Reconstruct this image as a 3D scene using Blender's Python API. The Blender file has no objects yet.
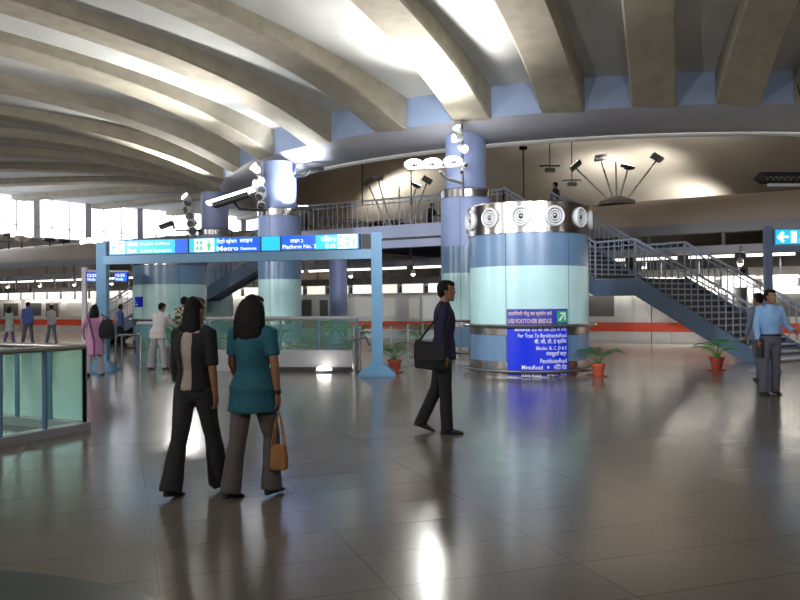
import bpy, bmesh, math, random
from mathutils import Vector, Matrix, noise
random.seed(7)
SC = bpy.context.scene
COL = SC.collection
PI = math.pi
R_ = math.radians

# ------------------------------------------------------------------ camera
F_PX = 800.0
cam_d = bpy.data.cameras.new('camera'); cam = bpy.data.objects.new('camera', cam_d); COL.objects.link(cam)
cam_d.sensor_width = 36.0; cam_d.lens = 36.0 * F_PX / 800.0
cam_d.clip_end = 400
EYE = 1.5
roll, tilt = R_(0.43), R_(0.36)
fw = Vector((0, math.cos(tilt), math.sin(tilt)))
rt = Vector((math.cos(roll), 0, -math.sin(roll))); rt = (rt - fw * rt.dot(fw)).normalized()
up = rt.cross(fw)
cam.matrix_world = Matrix(((rt.x, up.x, -fw.x, 0), (rt.y, up.y, -fw.y, 0), (rt.z, up.z, -fw.z, EYE), (0, 0, 0, 1)))
SC.camera = cam

# ------------------------------------------------------------------ materials
MATS = {}
def mat(name, col, rough=0.5, metal=0.0, emit=None, estr=0.0, noise_amt=0.0, nscale=4.0, bump=0.0, bscale=20.0, spec=0.5, coat=0.0):
    if name in MATS: return MATS[name]
    m = bpy.data.materials.new(name); m.use_nodes = True
    nt = m.node_tree; b = nt.nodes['Principled BSDF']
    c4 = (*col, 1)
    b.inputs['Base Color'].default_value = c4
    b.inputs['Roughness'].default_value = rough
    b.inputs['Metallic'].default_value = metal
    b.inputs['Specular IOR Level'].default_value = spec
    b.inputs['Coat Weight'].default_value = coat
    if emit:
        b.inputs['Emission Color'].default_value = (*emit, 1)
        b.inputs['Emission Strength'].default_value = estr
    if noise_amt or bump:
        tc = nt.nodes.new('ShaderNodeTexCoord')
        nz = nt.nodes.new('ShaderNodeTexNoise'); nz.inputs['Scale'].default_value = nscale; nz.inputs['Detail'].default_value = 6
        nt.links.new(tc.outputs['Object'], nz.inputs['Vector'])
        if noise_amt:
            rp = nt.nodes.new('ShaderNodeValToRGB')
            rp.color_ramp.elements[0].position = 0.3; rp.color_ramp.elements[1].position = 0.72
            rp.color_ramp.elements[0].color = (*[max(0, x * (1 - noise_amt)) for x in col], 1)
            rp.color_ramp.elements[1].color = (*[min(1, x * (1 + noise_amt * 0.6)) for x in col], 1)
            nt.links.new(nz.outputs['Fac'], rp.inputs['Fac'])
            nt.links.new(rp.outputs['Color'], b.inputs['Base Color'])
        if bump:
            n2 = nt.nodes.new('ShaderNodeTexNoise'); n2.inputs['Scale'].default_value = bscale; n2.inputs['Detail'].default_value = 4
            nt.links.new(tc.outputs['Object'], n2.inputs['Vector'])
            bp = nt.nodes.new('ShaderNodeBump'); bp.inputs['Strength'].default_value = bump; bp.inputs['Distance'].default_value = 0.02
            nt.links.new(n2.outputs['Fac'], bp.inputs['Height']); nt.links.new(bp.outputs['Normal'], b.inputs['Normal'])
    MATS[name] = m
    return m

def floor_material():
    m = bpy.data.materials.new('granite_floor'); m.use_nodes = True
    nt = m.node_tree; N = nt.nodes; L = nt.links; b = N['Principled BSDF']
    tc = N.new('ShaderNodeTexCoord')
    def dot(vx, vy, off):
        d = N.new('ShaderNodeVectorMath'); d.operation = 'DOT_PRODUCT'; d.inputs[1].default_value = (vx, vy, 0)
        L.new(tc.outputs['Object'], d.inputs[0])
        a = N.new('ShaderNodeMath'); a.operation = 'ADD'; a.inputs[1].default_value = off
        L.new(d.outputs['Value'], a.inputs[0]); return a.outputs[0]
    u = dot(.944, .330, -.187 + 115.0); v = dot(-.330, .944, -4.62 + 57.5)
    cb = N.new('ShaderNodeCombineXYZ'); L.new(u, cb.inputs[0]); L.new(v, cb.inputs[1])
    br = N.new('ShaderNodeTexBrick'); br.offset = 0.0; br.squash = 1.0
    br.inputs['Scale'].default_value = 1.0; br.inputs['Brick Width'].default_value = 1.15; br.inputs['Row Height'].default_value = 0.575
    br.inputs['Mortar Size'].default_value = 0.005; br.inputs['Mortar Smooth'].default_value = 0.3
    br.inputs['Color1'].default_value = (.200, .172, .148, 1); br.inputs['Color2'].default_value = (.225, .195, .168, 1)
    br.inputs['Mortar'].default_value = (.10, .085, .07, 1)
    L.new(cb.outputs[0], br.inputs['Vector'])
    nz = N.new('ShaderNodeTexNoise'); nz.inputs['Scale'].default_value = 60; nz.inputs['Detail'].default_value = 5
    L.new(tc.outputs['Object'], nz.inputs['Vector'])
    n2 = N.new('ShaderNodeTexNoise'); n2.inputs['Scale'].default_value = 0.8; n2.inputs['Detail'].default_value = 3
    L.new(tc.outputs['Object'], n2.inputs['Vector'])
    mr = N.new('ShaderNodeMapRange'); mr.inputs[1].default_value = .3; mr.inputs[2].default_value = .7; mr.inputs[3].default_value = .8; mr.inputs[4].default_value = 1.2
    L.new(nz.outputs['Fac'], mr.inputs[0])
    mx = N.new('ShaderNodeMix'); mx.data_type = 'RGBA'; mx.blend_type = 'MULTIPLY'; mx.inputs['Factor'].default_value = 0.6
    L.new(br.outputs['Color'], mx.inputs[6]); L.new(mr.outputs[0], mx.inputs[7])
    L.new(mx.outputs[2], b.inputs['Base Color'])
    m2 = N.new('ShaderNodeMapRange'); m2.inputs[1].default_value = .3; m2.inputs[2].default_value = .7; m2.inputs[3].default_value = .17; m2.inputs[4].default_value = .195
    L.new(n2.outputs['Fac'], m2.inputs[0]); L.new(m2.outputs[0], b.inputs['Roughness'])
    b.inputs['Specular IOR Level'].default_value = 0.32
    return m

def glass_material(name, tint, opac=0.25, rough=0.05):
    m = bpy.data.materials.new(name); m.use_nodes = True
    nt = m.node_tree; N = nt.nodes; L = nt.links; b = N['Principled BSDF']; out = N['Material Output']
    b.inputs['Base Color'].default_value = (*tint, 1); b.inputs['Roughness'].default_value = rough
    tr = N.new('ShaderNodeBsdfTransparent'); tr.inputs['Color'].default_value = (*[0.74 + 0.26 * x for x in tint], 1)
    mix = N.new('ShaderNodeMixShader'); mix.inputs[0].default_value = opac
    L.new(tr.outputs[0], mix.inputs[1]); L.new(b.outputs[0], mix.inputs[2]); L.new(mix.outputs[0], out.inputs['Surface'])
    return m

def rib_material():
    m = mat('raw_concrete', (.42, .385, .31), .85, noise_amt=.16, nscale=2.2, bump=.25, bscale=14)
    return m

M = {}
M['concrete'] = rib_material()
M['slab'] = mat('ceiling_paint', (.60, .61, .60), .7, noise_amt=.12, nscale=.8)
M['soffit'] = mat('grey_soffit_paint', (.40, .41, .47), .55, noise_amt=.08, nscale=1.5)
M['ring'] = mat('blue_paint_beam', (.40, .52, .80), .5, noise_amt=.06, nscale=2)
M['dome'] = mat('dome_plaster', (.42, .385, .33), .8, noise_amt=.18, nscale=.35)
M['wall'] = mat('wall_plaster', (.42, .38, .33), .8, noise_amt=.1)
M['floor'] = floor_material()
M['dark_stone'] = mat('dark_granite', (.03, .03, .032), .25, noise_amt=.4, nscale=60)
M['lav'] = mat('lavender_blue_paint', (.32, .40, .70), .4, noise_amt=.05, nscale=1.5)
M['mint'] = mat('mint_panel', (.56, .85, .88), .22, noise_amt=.03, nscale=2, spec=.6)
M['steelblue'] = mat('steel_blue_panel', (.15, .26, .43), .28, noise_amt=.06, nscale=2, spec=.6)
M['steel'] = mat('brushed_steel', (.50, .49, .49), .25, 1.0, noise_amt=.08, nscale=6)
M['crown'] = mat('crown_steel', (.40, .37, .36), .22, 1.0, noise_amt=.1, nscale=3)
M['chrome'] = mat('polished_steel', (.75, .76, .78), .15, 1.0)
M['frame'] = mat('sky_blue_frame', (.16, .36, .60), .4, noise_amt=.05, nscale=3)
M['stairblue'] = mat('grey_blue_steel', (.115, .18, .30), .45, noise_amt=.08, nscale=3)
M['rail'] = mat('rail_grey_blue', (.34, .40, .52), .4)
M['fascia'] = mat('bridge_fascia', (.48, .53, .76), .5)
M['riser'] = mat('dark_riser', (.022, .03, .06), .6)
M['post_grey'] = mat('post_grey_blue', (.17, .23, .38), .4)
M['white_paint'] = mat('white_enamel', (.82, .83, .86), .3)
M['nosing'] = mat('tread_stone', (.34, .36, .40), .5)
M['dark'] = mat('dark_metal', (.02, .021, .025), .5)
M['grey'] = mat('mid_grey_metal', (.30, .30, .31), .5)
M['seam'] = mat('seam_dark', (.05, .06, .08), .6)
M['white_emit'] = mat('lamp_glow_white', (1, 1, 1), .4, emit=(1, .98, .93), estr=14)
M['warm_emit'] = mat('lamp_glow_warm', (1, 1, 1), .4, emit=(1, .93, .78), estr=10)
M['tube_emit'] = mat('tube_glow', (1, 1, 1), .4, emit=(1, .97, .86), estr=2.4)
M['panel_emit'] = mat('panel_glow', (1, 1, 1), .4, emit=(1, .93, .78), estr=.85)
M['cyan_emit'] = mat('sign_cyan', (.02, .5, .8), .3, emit=(.01, .50, .95), estr=1.0)
M['blue_emit'] = mat('sign_blue', (.01, .1, .6), .3, emit=(.0, .13, .85), estr=.8)
M['signwhite_emit'] = mat('sign_white', (.9, .95, 1), .3, emit=(.85, .97, 1), estr=1.2)
M['signgreen_emit'] = mat('sign_green', (.1, .6, .3), .3, emit=(.08, .65, .30), estr=.8)
M['board_blue'] = mat('board_blue', (.005, .03, .75), .3)
M['board_indigo'] = mat('board_indigo', (.035, .045, .42), .35)
M['letter_white'] = mat('letter_white', (.9, .92, .98), .5)
M['letter_peach'] = mat('letter_peach', (.85, .60, .52), .5)
M['arrow_green'] = mat('arrow_green', (.03, .42, .20), .4)
M['train'] = mat('train_silver', (.80, .79, .78), .4, .1, noise_amt=.05)
M['train_dark'] = mat('train_roof', (.07, .065, .06), .7)  # dark grey puts the shade on the train roof into its colour
M['train_red'] = mat('train_stripe', (.85, .09, .03), .4)
M['train_glass'] = mat('train_window', (.16, .16, .15), .2)
M['train_lit'] = mat('train_window_lit', (.6, .6, .55), .3, emit=(1, .97, .9), estr=.12)
M['vault'] = mat('vault_plaster', (.54, .45, .37), .6, noise_amt=.1, nscale=.6)
M['lip'] = mat('vault_lip', (.36, .36, .41), .5)
M['glass_green'] = glass_material('green_glass', (.36, .74, .62), .15, .06)
M['glass_clear'] = glass_material('clear_glass', (.7, .85, .82), .10, .04)
M['pane'] = glass_material('window_pane', (.9, .95, 1.0), .06, .05)
M['mullion'] = mat('mullion_grey', (.82, .80, .92), .5)
M['terracotta'] = mat('terracotta', (.42, .07, .03), .6, noise_amt=.15, nscale=8)
M['leaf'] = mat('leaf_green', (.035, .16, .03), .45, noise_amt=.3, nscale=10)
M['leaf_bright'] = mat('leaf_bright', (.06, .30, .03), .45, noise_amt=.3, nscale=10)
M['soil'] = mat('soil', (.05, .03, .02), .9)
M['parapet'] = mat('parapet_stone', (.44, .45, .50), .35, noise_amt=.08, nscale=4)
M['skin'] = mat('brown_skin', (.27, .135, .075), .5)
M['lip_skin'] = mat('lip_tone', (.22, .07, .05), .5)
M['eye_white'] = mat('eye_white', (.75, .72, .68), .3)
M['iris'] = mat('iris_dark', (.02, .012, .008), .2)
M['hair'] = mat('black_hair', (.006, .005, .006), .6, bump=.4, bscale=60, spec=.2)
def cloth(name, col): return mat('cloth_' + name, col, .85, noise_amt=.12, nscale=9, bump=.3, bscale=35)

# ------------------------------------------------------------------ mesh helpers
class MB:
    def __init__(self): self.v = []; self.f = []
    def add(self, vs, fs):
        o = len(self.v); self.v += [Vector(p) for p in vs]; self.f += [[i + o for i in f] for f in fs]; return self
    def box(self, x0, y0, z0, x1, y1, z1):
        vs = [(x0, y0, z0), (x1, y0, z0), (x1, y1, z0), (x0, y1, z0), (x0, y0, z1), (x1, y0, z1), (x1, y1, z1), (x0, y1, z1)]
        return self.add(vs, [(0, 3, 2, 1), (4, 5, 6, 7), (0, 1, 5, 4), (1, 2, 6, 5), (2, 3, 7, 6), (3, 0, 4, 7)])
    def obox(self, c, ax, ay, az):
        c, ax, ay, az = Vector(c), Vector(ax), Vector(ay), Vector(az)
        vs = [c + ax * i + ay * j + az * k for k in (-1, 1) for (i, j) in ((-1, -1), (1, -1), (1, 1), (-1, 1))]
        return self.add(vs, [(0, 3, 2, 1), (4, 5, 6, 7), (0, 1, 5, 4), (1, 2, 6, 5), (2, 3, 7, 6), (3, 0, 4, 7)])
    def beam(self, p0, p1, w, h):
        p0, p1 = Vector(p0), Vector(p1); d = (p1 - p0); L = d.length; d.normalize()
        s = d.cross(Vector((0, 0, 1)))
        if s.length < 1e-4: s = Vector((1, 0, 0))
        s.normalize(); u = s.cross(d)
        return self.obox((p0 + p1) / 2, d * L / 2, s * w / 2, u * h / 2)
    def rings(self, rs, cap=True, closed=True):
        n = len(rs[0]); o = len(self.v)
        for r in rs: self.v += [Vector(p) for p in r]
        for i in range(len(rs) - 1):
            for j in range(n if closed else n - 1):
                k = (j + 1) % n
                self.f.append([o + i * n + j, o + i * n + k, o + (i + 1) * n + k, o + (i + 1) * n + j])
        if cap and closed:
            self.f.append([o + j for j in reversed(range(n))]); self.f.append([o + (len(rs) - 1) * n + j for j in range(n)])
        return self
    def tube(self, pts, rad, n=8, cap=True, ry=None):
        pts = [Vector(p) for p in pts]; m = len(pts)
        rad = rad if isinstance(rad, (list, tuple)) else [rad] * m
        ry = ry or rad
        t = []
        for i in range(m):
            a = pts[max(0, i - 1)]; b = pts[min(m - 1, i + 1)]; t.append((b - a).normalized())
        ref = Vector((0, 0, 1)) if abs(t[0].z) < .9 else Vector((1, 0, 0))
        s = t[0].cross(ref).normalized(); rs = []
        for i in range(m):
            s = (s - t[i] * s.dot(t[i])).normalized(); q = t[i].cross(s)
            rs.append([pts[i] + s * math.cos(2 * PI * k / n) * rad[i] + q * math.sin(2 * PI * k / n) * ry[i] for k in range(n)])
        return self.rings(rs, cap)
    def lathe(self, c, prof, n=32, a0=0.0, a1=2 * PI, closed_prof=False):
        full = abs(a1 - a0 - 2 * PI) < 1e-6
        m = n if full else n + 1; o = len(self.v); k = len(prof)
        for i in range(m):
            a = a0 + (a1 - a0) * i / n
            for r, z in prof: self.v.append(Vector((c[0] + r * math.cos(a), c[1] + r * math.sin(a), z)))
        for i in range(n):
            j = (i + 1) % m
            for q in range(k if closed_prof else k - 1):
                w = (q + 1) % k
                self.f.append([o + i * k + q, o + j * k + q, o + j * k + w, o + i * k + w])
        if closed_prof and not full:
            self.f.append([o + q for q in range(k)]); self.f.append([o + (m - 1) * k + q for q in reversed(range(k))])
        return self
    def prism(self, poly, z0, z1):
        n = len(poly)
        vs = [(p[0], p[1], z0) for p in poly] + [(p[0], p[1], z1) for p in poly]
        return self.add(vs, [list(reversed(range(n))), [n + i for i in range(n)]] + [[i, (i + 1) % n, n + (i + 1) % n, n + i] for i in range(n)])
    def extrude_poly(self, pts, vec):
        n = len(pts); vec = Vector(vec); pts = [Vector(p) for p in pts]
        return self.add(pts + [p + vec for p in pts], [list(reversed(range(n))), [n + i for i in range(n)]] + [[i, (i + 1) % n, n + (i + 1) % n, n + i] for i in range(n)])
    def ell(self, c, r, rot=None, nu=14, nv=10):
        c = Vector(c); rs = []
        for i in range(nv + 1):
            th = max(.02, min(PI - .02, PI * i / nv)); ring = []
            for j in range(nu):
                p = Vector((r[0] * math.sin(th) * math.cos(2 * PI * j / nu), r[1] * math.sin(th) * math.sin(2 * PI * j / nu), -r[2] * math.cos(th)))
                if rot: p = rot @ p
                ring.append(c + p)
            rs.append(ring)
        return self.rings(rs)

def link(name, me, m, parent=None, smooth=False):
    o = bpy.data.objects.new(name, me); COL.objects.link(o)
    if m: me.materials.append(m)
    if parent is not None: o.parent = parent
    if smooth: shade(me)
    return o
def shade(me, ang=40):
    me.shade_smooth()
    try: me.set_sharp_from_angle(angle=R_(ang))
    except Exception: pass
def build(name, mb, m, parent=None, smooth=False, inv=None):
    me = bpy.data.meshes.new(name)
    vs = [inv @ p for p in mb.v] if inv is not None else mb.v
    me.from_pydata([tuple(p) for p in vs], [], mb.f)
    bm = bmesh.new(); bm.from_mesh(me); bmesh.ops.recalc_face_normals(bm, faces=bm.faces); bm.to_mesh(me); bm.free()
    me.validate(); me.update()
    return link(name, me, m, parent, smooth)
def struct(name, mb, m, smooth=False):
    o = build(name, mb, m, None, smooth); o['kind'] = 'structure'; return o

class Thing:
    """Empty at the base of a thing; parts are given in world coordinates"""
    def __init__(self, name, label, cat, loc=(0, 0, 0), rot=0.0, group=None):
        o = bpy.data.objects.new(name, None); COL.objects.link(o); o.empty_display_size = .2
        o.location = loc; o.rotation_euler = (0, 0, rot)
        o['label'] = label; o['category'] = cat
        if group: o['group'] = group
        self.o = o; self.mx = Matrix.Translation(loc) @ Matrix.Rotation(rot, 4, 'Z'); self.inv = self.mx.inverted()
    def part(self, name, mb, m, under=None, smooth=False, local=False, label=None):
        p = build(name, mb, m, under or self.o, smooth, None if local else self.inv)
        if label: p['label'] = label
        return p
def copy_thing(root, loc, rot, label=None, group=None):
    r = root.copy(); COL.objects.link(r); r.location = loc; r.rotation_euler = (0, 0, rot)
    if label: r['label'] = label
    if group: r['group'] = group
    for ch in list(root.children):
        c = ch.copy(); COL.objects.link(c); c.parent = r
        for g in ch.children:
            d = g.copy(); COL.objects.link(d); d.parent = c
    return r

def text_flat(body, w=None, h=None, bold=False):
    """flat lettering: list of 2D points and faces, scaled into a box w x h with its lower left at 0,0"""
    c = bpy.data.curves.new('lettering', 'FONT'); c.body = body; c.resolution_u = 2
    if bold: c.offset = 0.012
    o = bpy.data.objects.new('lettering', c); COL.objects.link(o)
    dg = bpy.context.evaluated_depsgraph_get()
    me = bpy.data.meshes.new_from_object(o.evaluated_get(dg))
    pts = [v.co.copy() for v in me.vertices]; fs = [list(p.vertices) for p in me.polygons]
    bpy.data.objects.remove(o); bpy.data.curves.remove(c); bpy.data.meshes.remove(me)
    x0 = min(p.x for p in pts); x1 = max(p.x for p in pts); y0 = min(p.y for p in pts); y1 = max(p.y for p in pts)
    sx = (w / (x1 - x0)) if w else h / (y1 - y0)
    sy = (h / (y1 - y0)) if h else sx
    return [((p.x - x0) * sx, (p.y - y0) * sy) for p in pts], fs, (x1 - x0) * sx
def add_text(mb, body, org, ux, uz, w=None, h=None, bold=True, right=False):
    pts, fs, wd = text_flat(body, w, h, bold)
    org, ux, uz = Vector(org), Vector(ux), Vector(uz)
    off = -wd if right else 0
    mb.add([org + ux * (p[0] + off) + uz * p[1] for p in pts], fs); return mb
ZD = 4.42                                                      # footbridge deck height
def ray(px, D):
    return (px - 400) / F_PX * D
# ------------------------------------------------------------------ people
def remesh(name, mb, m, parent, vox, smooth_it=3, wr=0.0, seed=0):
    me = bpy.data.meshes.new(name); me.from_pydata([tuple(p) for p in mb.v], [], mb.f)
    bm = bmesh.new(); bm.from_mesh(me); bmesh.ops.recalc_face_normals(bm, faces=bm.faces); bm.to_mesh(me); bm.free()
    o = bpy.data.objects.new(name, me); COL.objects.link(o)
    r = o.modifiers.new('r', 'REMESH'); r.mode = 'VOXEL'; r.voxel_size = vox
    if smooth_it: s = o.modifiers.new('s', 'SMOOTH'); s.iterations = smooth_it; s.factor = .5
    dg = bpy.context.evaluated_depsgraph_get(); me2 = bpy.data.meshes.new_from_object(o.evaluated_get(dg))
    bpy.data.objects.remove(o); bpy.data.meshes.remove(me)
    if wr:
        for v in me2.vertices:
            n = v.normal; c = v.co
            k = noise.noise(Vector((c.x * 9 + seed, c.y * 9, c.z * 5))) + .5 * noise.noise(Vector((c.x * 22, c.y * 22 + seed, c.z * 11)))
            v.co = c + n * k * wr
    me2.name = name; me2.shade_smooth(); me2.update()
    return link(name, me2, m, parent)

def person(label, x, y, face, H=1.7, z=0.0, female=False, legs=((8, 0, 2), (-8, 0, 6)), arms=((-5, 8, 12), (5, 8, 12)), lean=0, head=(0, 0), vox=.006,
           top=None, hem=.80, sleeve='long', flare=0, tuck=False, trousers=None, bell=1.0, hair='short', shoes=None, belt=None, plaid=False, extra=None, group=None, width=1.0, bob=0.0, collar=True):
    """legs: (hip flexion, abduction, knee flexion) right then left; arms: (shoulder flexion, abduction, elbow)"""
    f = Vector((face[0], face[1], 0)).normalized(); rot = math.atan2(-f.x, f.y)
    T = Thing('person', label, 'person', (x, y, z), rot, group)
    s = H / 1.75; W = width * (.93 if female else 1.0)
    # joints, in the figure's own frame: +y ahead, +x its right hand
    hipw = .088 * s * (1.05 if female else 1)
    def dirv(a, ab, sg): a, ab = R_(a), R_(ab); return Vector((sg * math.sin(ab) * math.cos(a), math.sin(a), -math.cos(a) * math.cos(ab)))
    J = {}; low = 1e9
    for sg, (hf, ab, kf), nm in ((1, legs[0], 'R'), (-1, legs[1], 'L')):
        h = Vector((sg * hipw, 0, 0)); k = h + dirv(hf, ab, sg) * .43 * s; a = k + dirv(hf - kf, ab * .6, sg) * .41 * s
        J[nm] = [h, k, a, hf - kf]
        pitch = max(0, -(hf - kf)) * .75
        J[nm].append(pitch)
        low = min(low, a.z - .085 * s * math.cos(R_(pitch)) - .10 * s * math.sin(R_(pitch)) * 1.0)
    pz = -low
    for nm in 'RL':
        for i in range(3): J[nm][i] = J[nm][i] + Vector((0, 0, pz))
    lr = Matrix.Rotation(R_(-lean), 3, 'X'); hipc = Vector((0, 0, pz + .05 * s))
    def S(p): return hipc + lr @ (Vector(p) - hipc)
    z_sh = pz + .51 * s; shw = .178 * s * W
    for sg, (sf, ab, ef), nm in ((1, arms[0], 'r'), (-1, arms[1], 'l')):
        sh = S((sg * shw, -.005, z_sh)); el = sh + dirv(sf - lean * .0, ab, sg) * .29 * s; wr_ = el + dirv(sf + ef, ab * .3, sg) * .25 * s
        J[nm] = [sh, el, wr_, dirv(sf + ef, ab * .15, sg)]
    n_c = S((0, -.005, pz + .565 * s)); hd = S((0, .018 * s, pz + .565 * s)) + Vector((0, .01 * s, .145 * s))
    hr = Matrix.Rotation(R_(-head[0]), 3, 'Z') @ Matrix.Rotation(R_(-head[1]), 3, 'X')   # yaw to its right, nod down
    def Hp(p): return hd + hr @ (Vector(p) * s)
    def ering(c, rx, ry, n=20, tr=None):
        return [(tr or S)((c[0] + rx * math.cos(2 * PI * k / n), c[1] + ry * math.sin(2 * PI * k / n), c[2])) for k in range(n)]
    tors = [(.0 - .10, .07, .075, 0), (-.04, .150, .105, -.005), (.03, .165 if female else .158, .118, -.008), (.10, .148, .105, 0), (.19, .122 if female else .138, .092, .005), (.29, .142 if female else .155, .108, .008), (.39, .160, .112, .004), (.46, .165, .098, -.004), (.51, .140, .075, -.008), (.545, .075, .060, -.008), (.56, .055, .055, -.006)]
    def torso(mb, grow, z0, z1, hemflare=0):
        rs = []
        def val(zq):
            for (a, b_) in zip(tors[:-1], tors[1:]):
                if a[0] <= zq <= b_[0]:
                    t = (zq - a[0]) / (b_[0] - a[0]); return [a[i] + (b_[i] - a[i]) * t for i in range(1, 4)]
            return list(tors[0][1:]) if zq < tors[0][0] else list(tors[-1][1:])
        zs = [z0 + (z1 - z0) * i / 14 for i in range(15)]
        for zq in zs:
            if zq < 0:                      # below the hips: follow the thighs
                base = val(.0); t = -zq
                mid = (J['R'][0] + (J['R'][1] - J['R'][0]) * min(1, t / .43) + J['L'][0] + (J['L'][1] - J['L'][0]) * min(1, t / .43)) / 2
                spread = abs((J['R'][1] - J['L'][1]).y) * min(1, t / .43) * .5
                rx, ry = base[0] * (1 + hemflare * t) + .038 + .008 * min(1, t * 6), base[1] * (1 + hemflare * t) + spread + .015 + .006 * min(1, t * 6)
                rs.append([Vector(((rx * W + grow) * s * math.cos(2 * PI * k / 20), mid.y + (ry + grow) * s * math.sin(2 * PI * k / 20), pz + zq * s)) for k in range(20)])
            else:
                rx, ry, yo = val(zq); tq = max(0, min(1, (.24 - zq) / .22)); ex = .038 * tq * tq * (3 - 2 * tq) if hem < .86 and not tuck else 0; rs.append(ering((0, yo * s, pz + zq * s), (rx * W + grow + ex) * s, (ry + grow + ex * .4) * s))
        mb.rings(rs); return mb
    # body: one continuous skin
    b = MB(); b.rings([ering((0, t[3] * s, pz + t[0] * s), t[1] * W * s, t[2] * s) for t in tors])
    b.tube([n_c + Vector((0, 0, -.05 * s)), n_c + (Hp((0, -.01, -.06)) - n_c) * .6, Hp((0, -.012, -.03))], [.062 * s, .052 * s * (.9 if female else 1), .05 * s], 14)
    hs = []
    for zq, rx, ry, yo in ((-.118, .022, .022, .060), (-.108, .040, .045, .045), (-.085, .052, .066, .026), (-.05, .062, .080, .012), (-.01, .070, .090, .002), (.03, .074, .096, -.004), (.065, .071, .093, -.008), (.095, .055, .072, -.008), (.113, .028, .036, -.008), (.117, .006, .008, -.008)):
        hs.append([Hp((rx * math.cos(2 * PI * k / 20), yo + ry * math.sin(2 * PI * k / 20), zq)) for k in range(20)])
    b.rings(hs)
    b.rings([[Hp((w_ * c, yy, zz_)) for c in (-1, 1)] + [Hp((0, yy + dp_, zz_))] for w_, yy, zz_, dp_ in ((.010, .080, .022, .012), (.014, .082, -.005, .024), (.018, .080, -.026, .026), (.012, .076, -.034, .014))])
    for sg in (-1, 1): b.ell(Hp((sg * .073, -.012, -.006)), (.009 * s, .019 * s, .03 * s))
    b.ell(Hp((0, .074, -.058)), (.024 * s, .014 * s, .016 * s))
    for nm, sg in (('R', 1), ('L', -1)):
        h, k, a, sa, pt = J[nm]
        b.tube([h + Vector((0, 0, .03 * s)), h + (k - h) * .35, h + (k - h) * .75, k, k + (a - k) * .3, k + (a - k) * .7, a, a + Vector((0, 0, -.03 * s))], [.085 * s, .080 * s, .060 * s, .052 * s, .053 * s, .040 * s, .036 * s, .036 * s], 14)
    for nm, sg in (('r', 1), ('l', -1)):
        sh, el, wr_, hdv = J[nm]
        b.tube([sh + (n_c - sh) * .25 + Vector((0, 0, -.01)), sh, sh + (el - sh) * .5, el, el + (wr_ - el) * .35, wr_], [.05 * s, .052 * s, .043 * s, .037 * s, .036 * s, .025 * s], 12)
        # hand: palm, four bent fingers, thumb from the side of the palm
        d = hdv.normalized(); inw = Vector((-sg, 0, 0)); inw = (inw - d * inw.dot(d)).normalized(); th = d.cross(inw) * (1 if d.cross(inw).y > 0 else -1)
        k = .93 * s
        b.rings([[wr_ + d * t * k + th * wx * k * math.cos(2 * PI * q / 12) + inw * wy * k * math.sin(2 * PI * q / 12) for q in range(12)] for t, wx, wy in ((-.01, .024, .021), (.03, .034, .018), (.07, .041, .016), (.095, .040, .013), (.10, .03, .009))])
        for i, ln in enumerate((.070, .078, .073, .058)):
            p = wr_ + d * .088 * k + th * (.031 - .0205 * i) * k; pts = [p]; cur = d.copy(); dr = d.copy()
            for q, bend in enumerate((18, 32, 25)):
                dr = (Matrix.Rotation(R_(bend), 3, dr.cross(inw).normalized()) @ dr) if dr.cross(inw).length > .05 else dr
                p = p + dr * ln * k * (.44, .32, .24)[q]; pts.append(p)
            b.tube(pts, [.0088 * k, .0084 * k, .0076 * k, .006 * k], 8)
        p = wr_ + d * .03 * k + th * .026 * k; b.tube([p, p + (d * .6 + th * .7 + inw * .25).normalized() * .038 * k, p + (d * .75 + th * .55 + inw * .35).normalized() * .068 * k, p + (d * .85 + th * .42 + inw * .42).normalized() * .092 * k], [.014 * k, .0115 * k, .0098 * k, .0075 * k], 8)
    body = remesh('body', b, M['skin'], T.o, vox, 2)
    # face
    for sg in (-1, 1):
        b = MB(); b.ell(Hp((sg * .030, .081, .004)), (.012 * s, .010 * s, .008 * s)); e = build('eye', b, M['eye_white'], body, True)
        b = MB(); b.ell(Hp((sg * .030, .089, .004)), (.0058 * s, .004 * s, .0058 * s)); build('iris', b, M['iris'], e, True)
        b = MB(); b.tube([Hp((sg * .012, .092, .023)), Hp((sg * .03, .090, .028)), Hp((sg * .048, .078, .022))], [.004 * s, .0045 * s, .003 * s], 6); build('eyebrow', b, M['hair'], body)
    b = MB(); b.tube([Hp((-.024, .080, -.058)), Hp((-.01, .0885, -.055)), Hp((.01, .0885, -.055)), Hp((.024, .080, -.058))], [.003 * s, .006 * s, .006 * s, .003 * s], 6); build('mouth', b, M['lip_skin'], body, True)
    # hair
    b = MB(); b.ell(Hp((0, -.026, .026)), (.083 * s, .090 * s, .100 * s), hr, 20, 14); b.ell(Hp((0, .012, .075)), (.066 * s, .082 * s, .048 * s), hr); b.ell(Hp((0, -.052, -.03)), (.06 * s, .05 * s, .06 * s), hr)
    if hair != 'short':
        lw, ln, th_ = hair
        sp = []
        for i in range(11):
            t = -.14 + 1.14 * i / 10; wv = lw * ((.55 + .35 * (t + .14) / .14) if t < 0 else .9 + .2 * math.sin(PI * .5 * min(1, t * 1.5))) * (1 - .5 * max(0, t - .88) / .12)
            tk = th_ * (.75 if t < 0 else 1) * (1 - .4 * max(0, t - .88) / .12)
            c = Hp((0, -.048, .03)) + Vector((0, -.02 * s * max(0, min(1, t * 2)), -ln * t * s))
            sp.append([c + Vector((wv * s * math.cos(2 * PI * k / 18), tk * s * math.sin(2 * PI * k / 18), 0)) for k in range(18)])
        b.rings(sp)
    remesh('hair', b, M['hair'], body, .010, 2, .006, x * 3)
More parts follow.
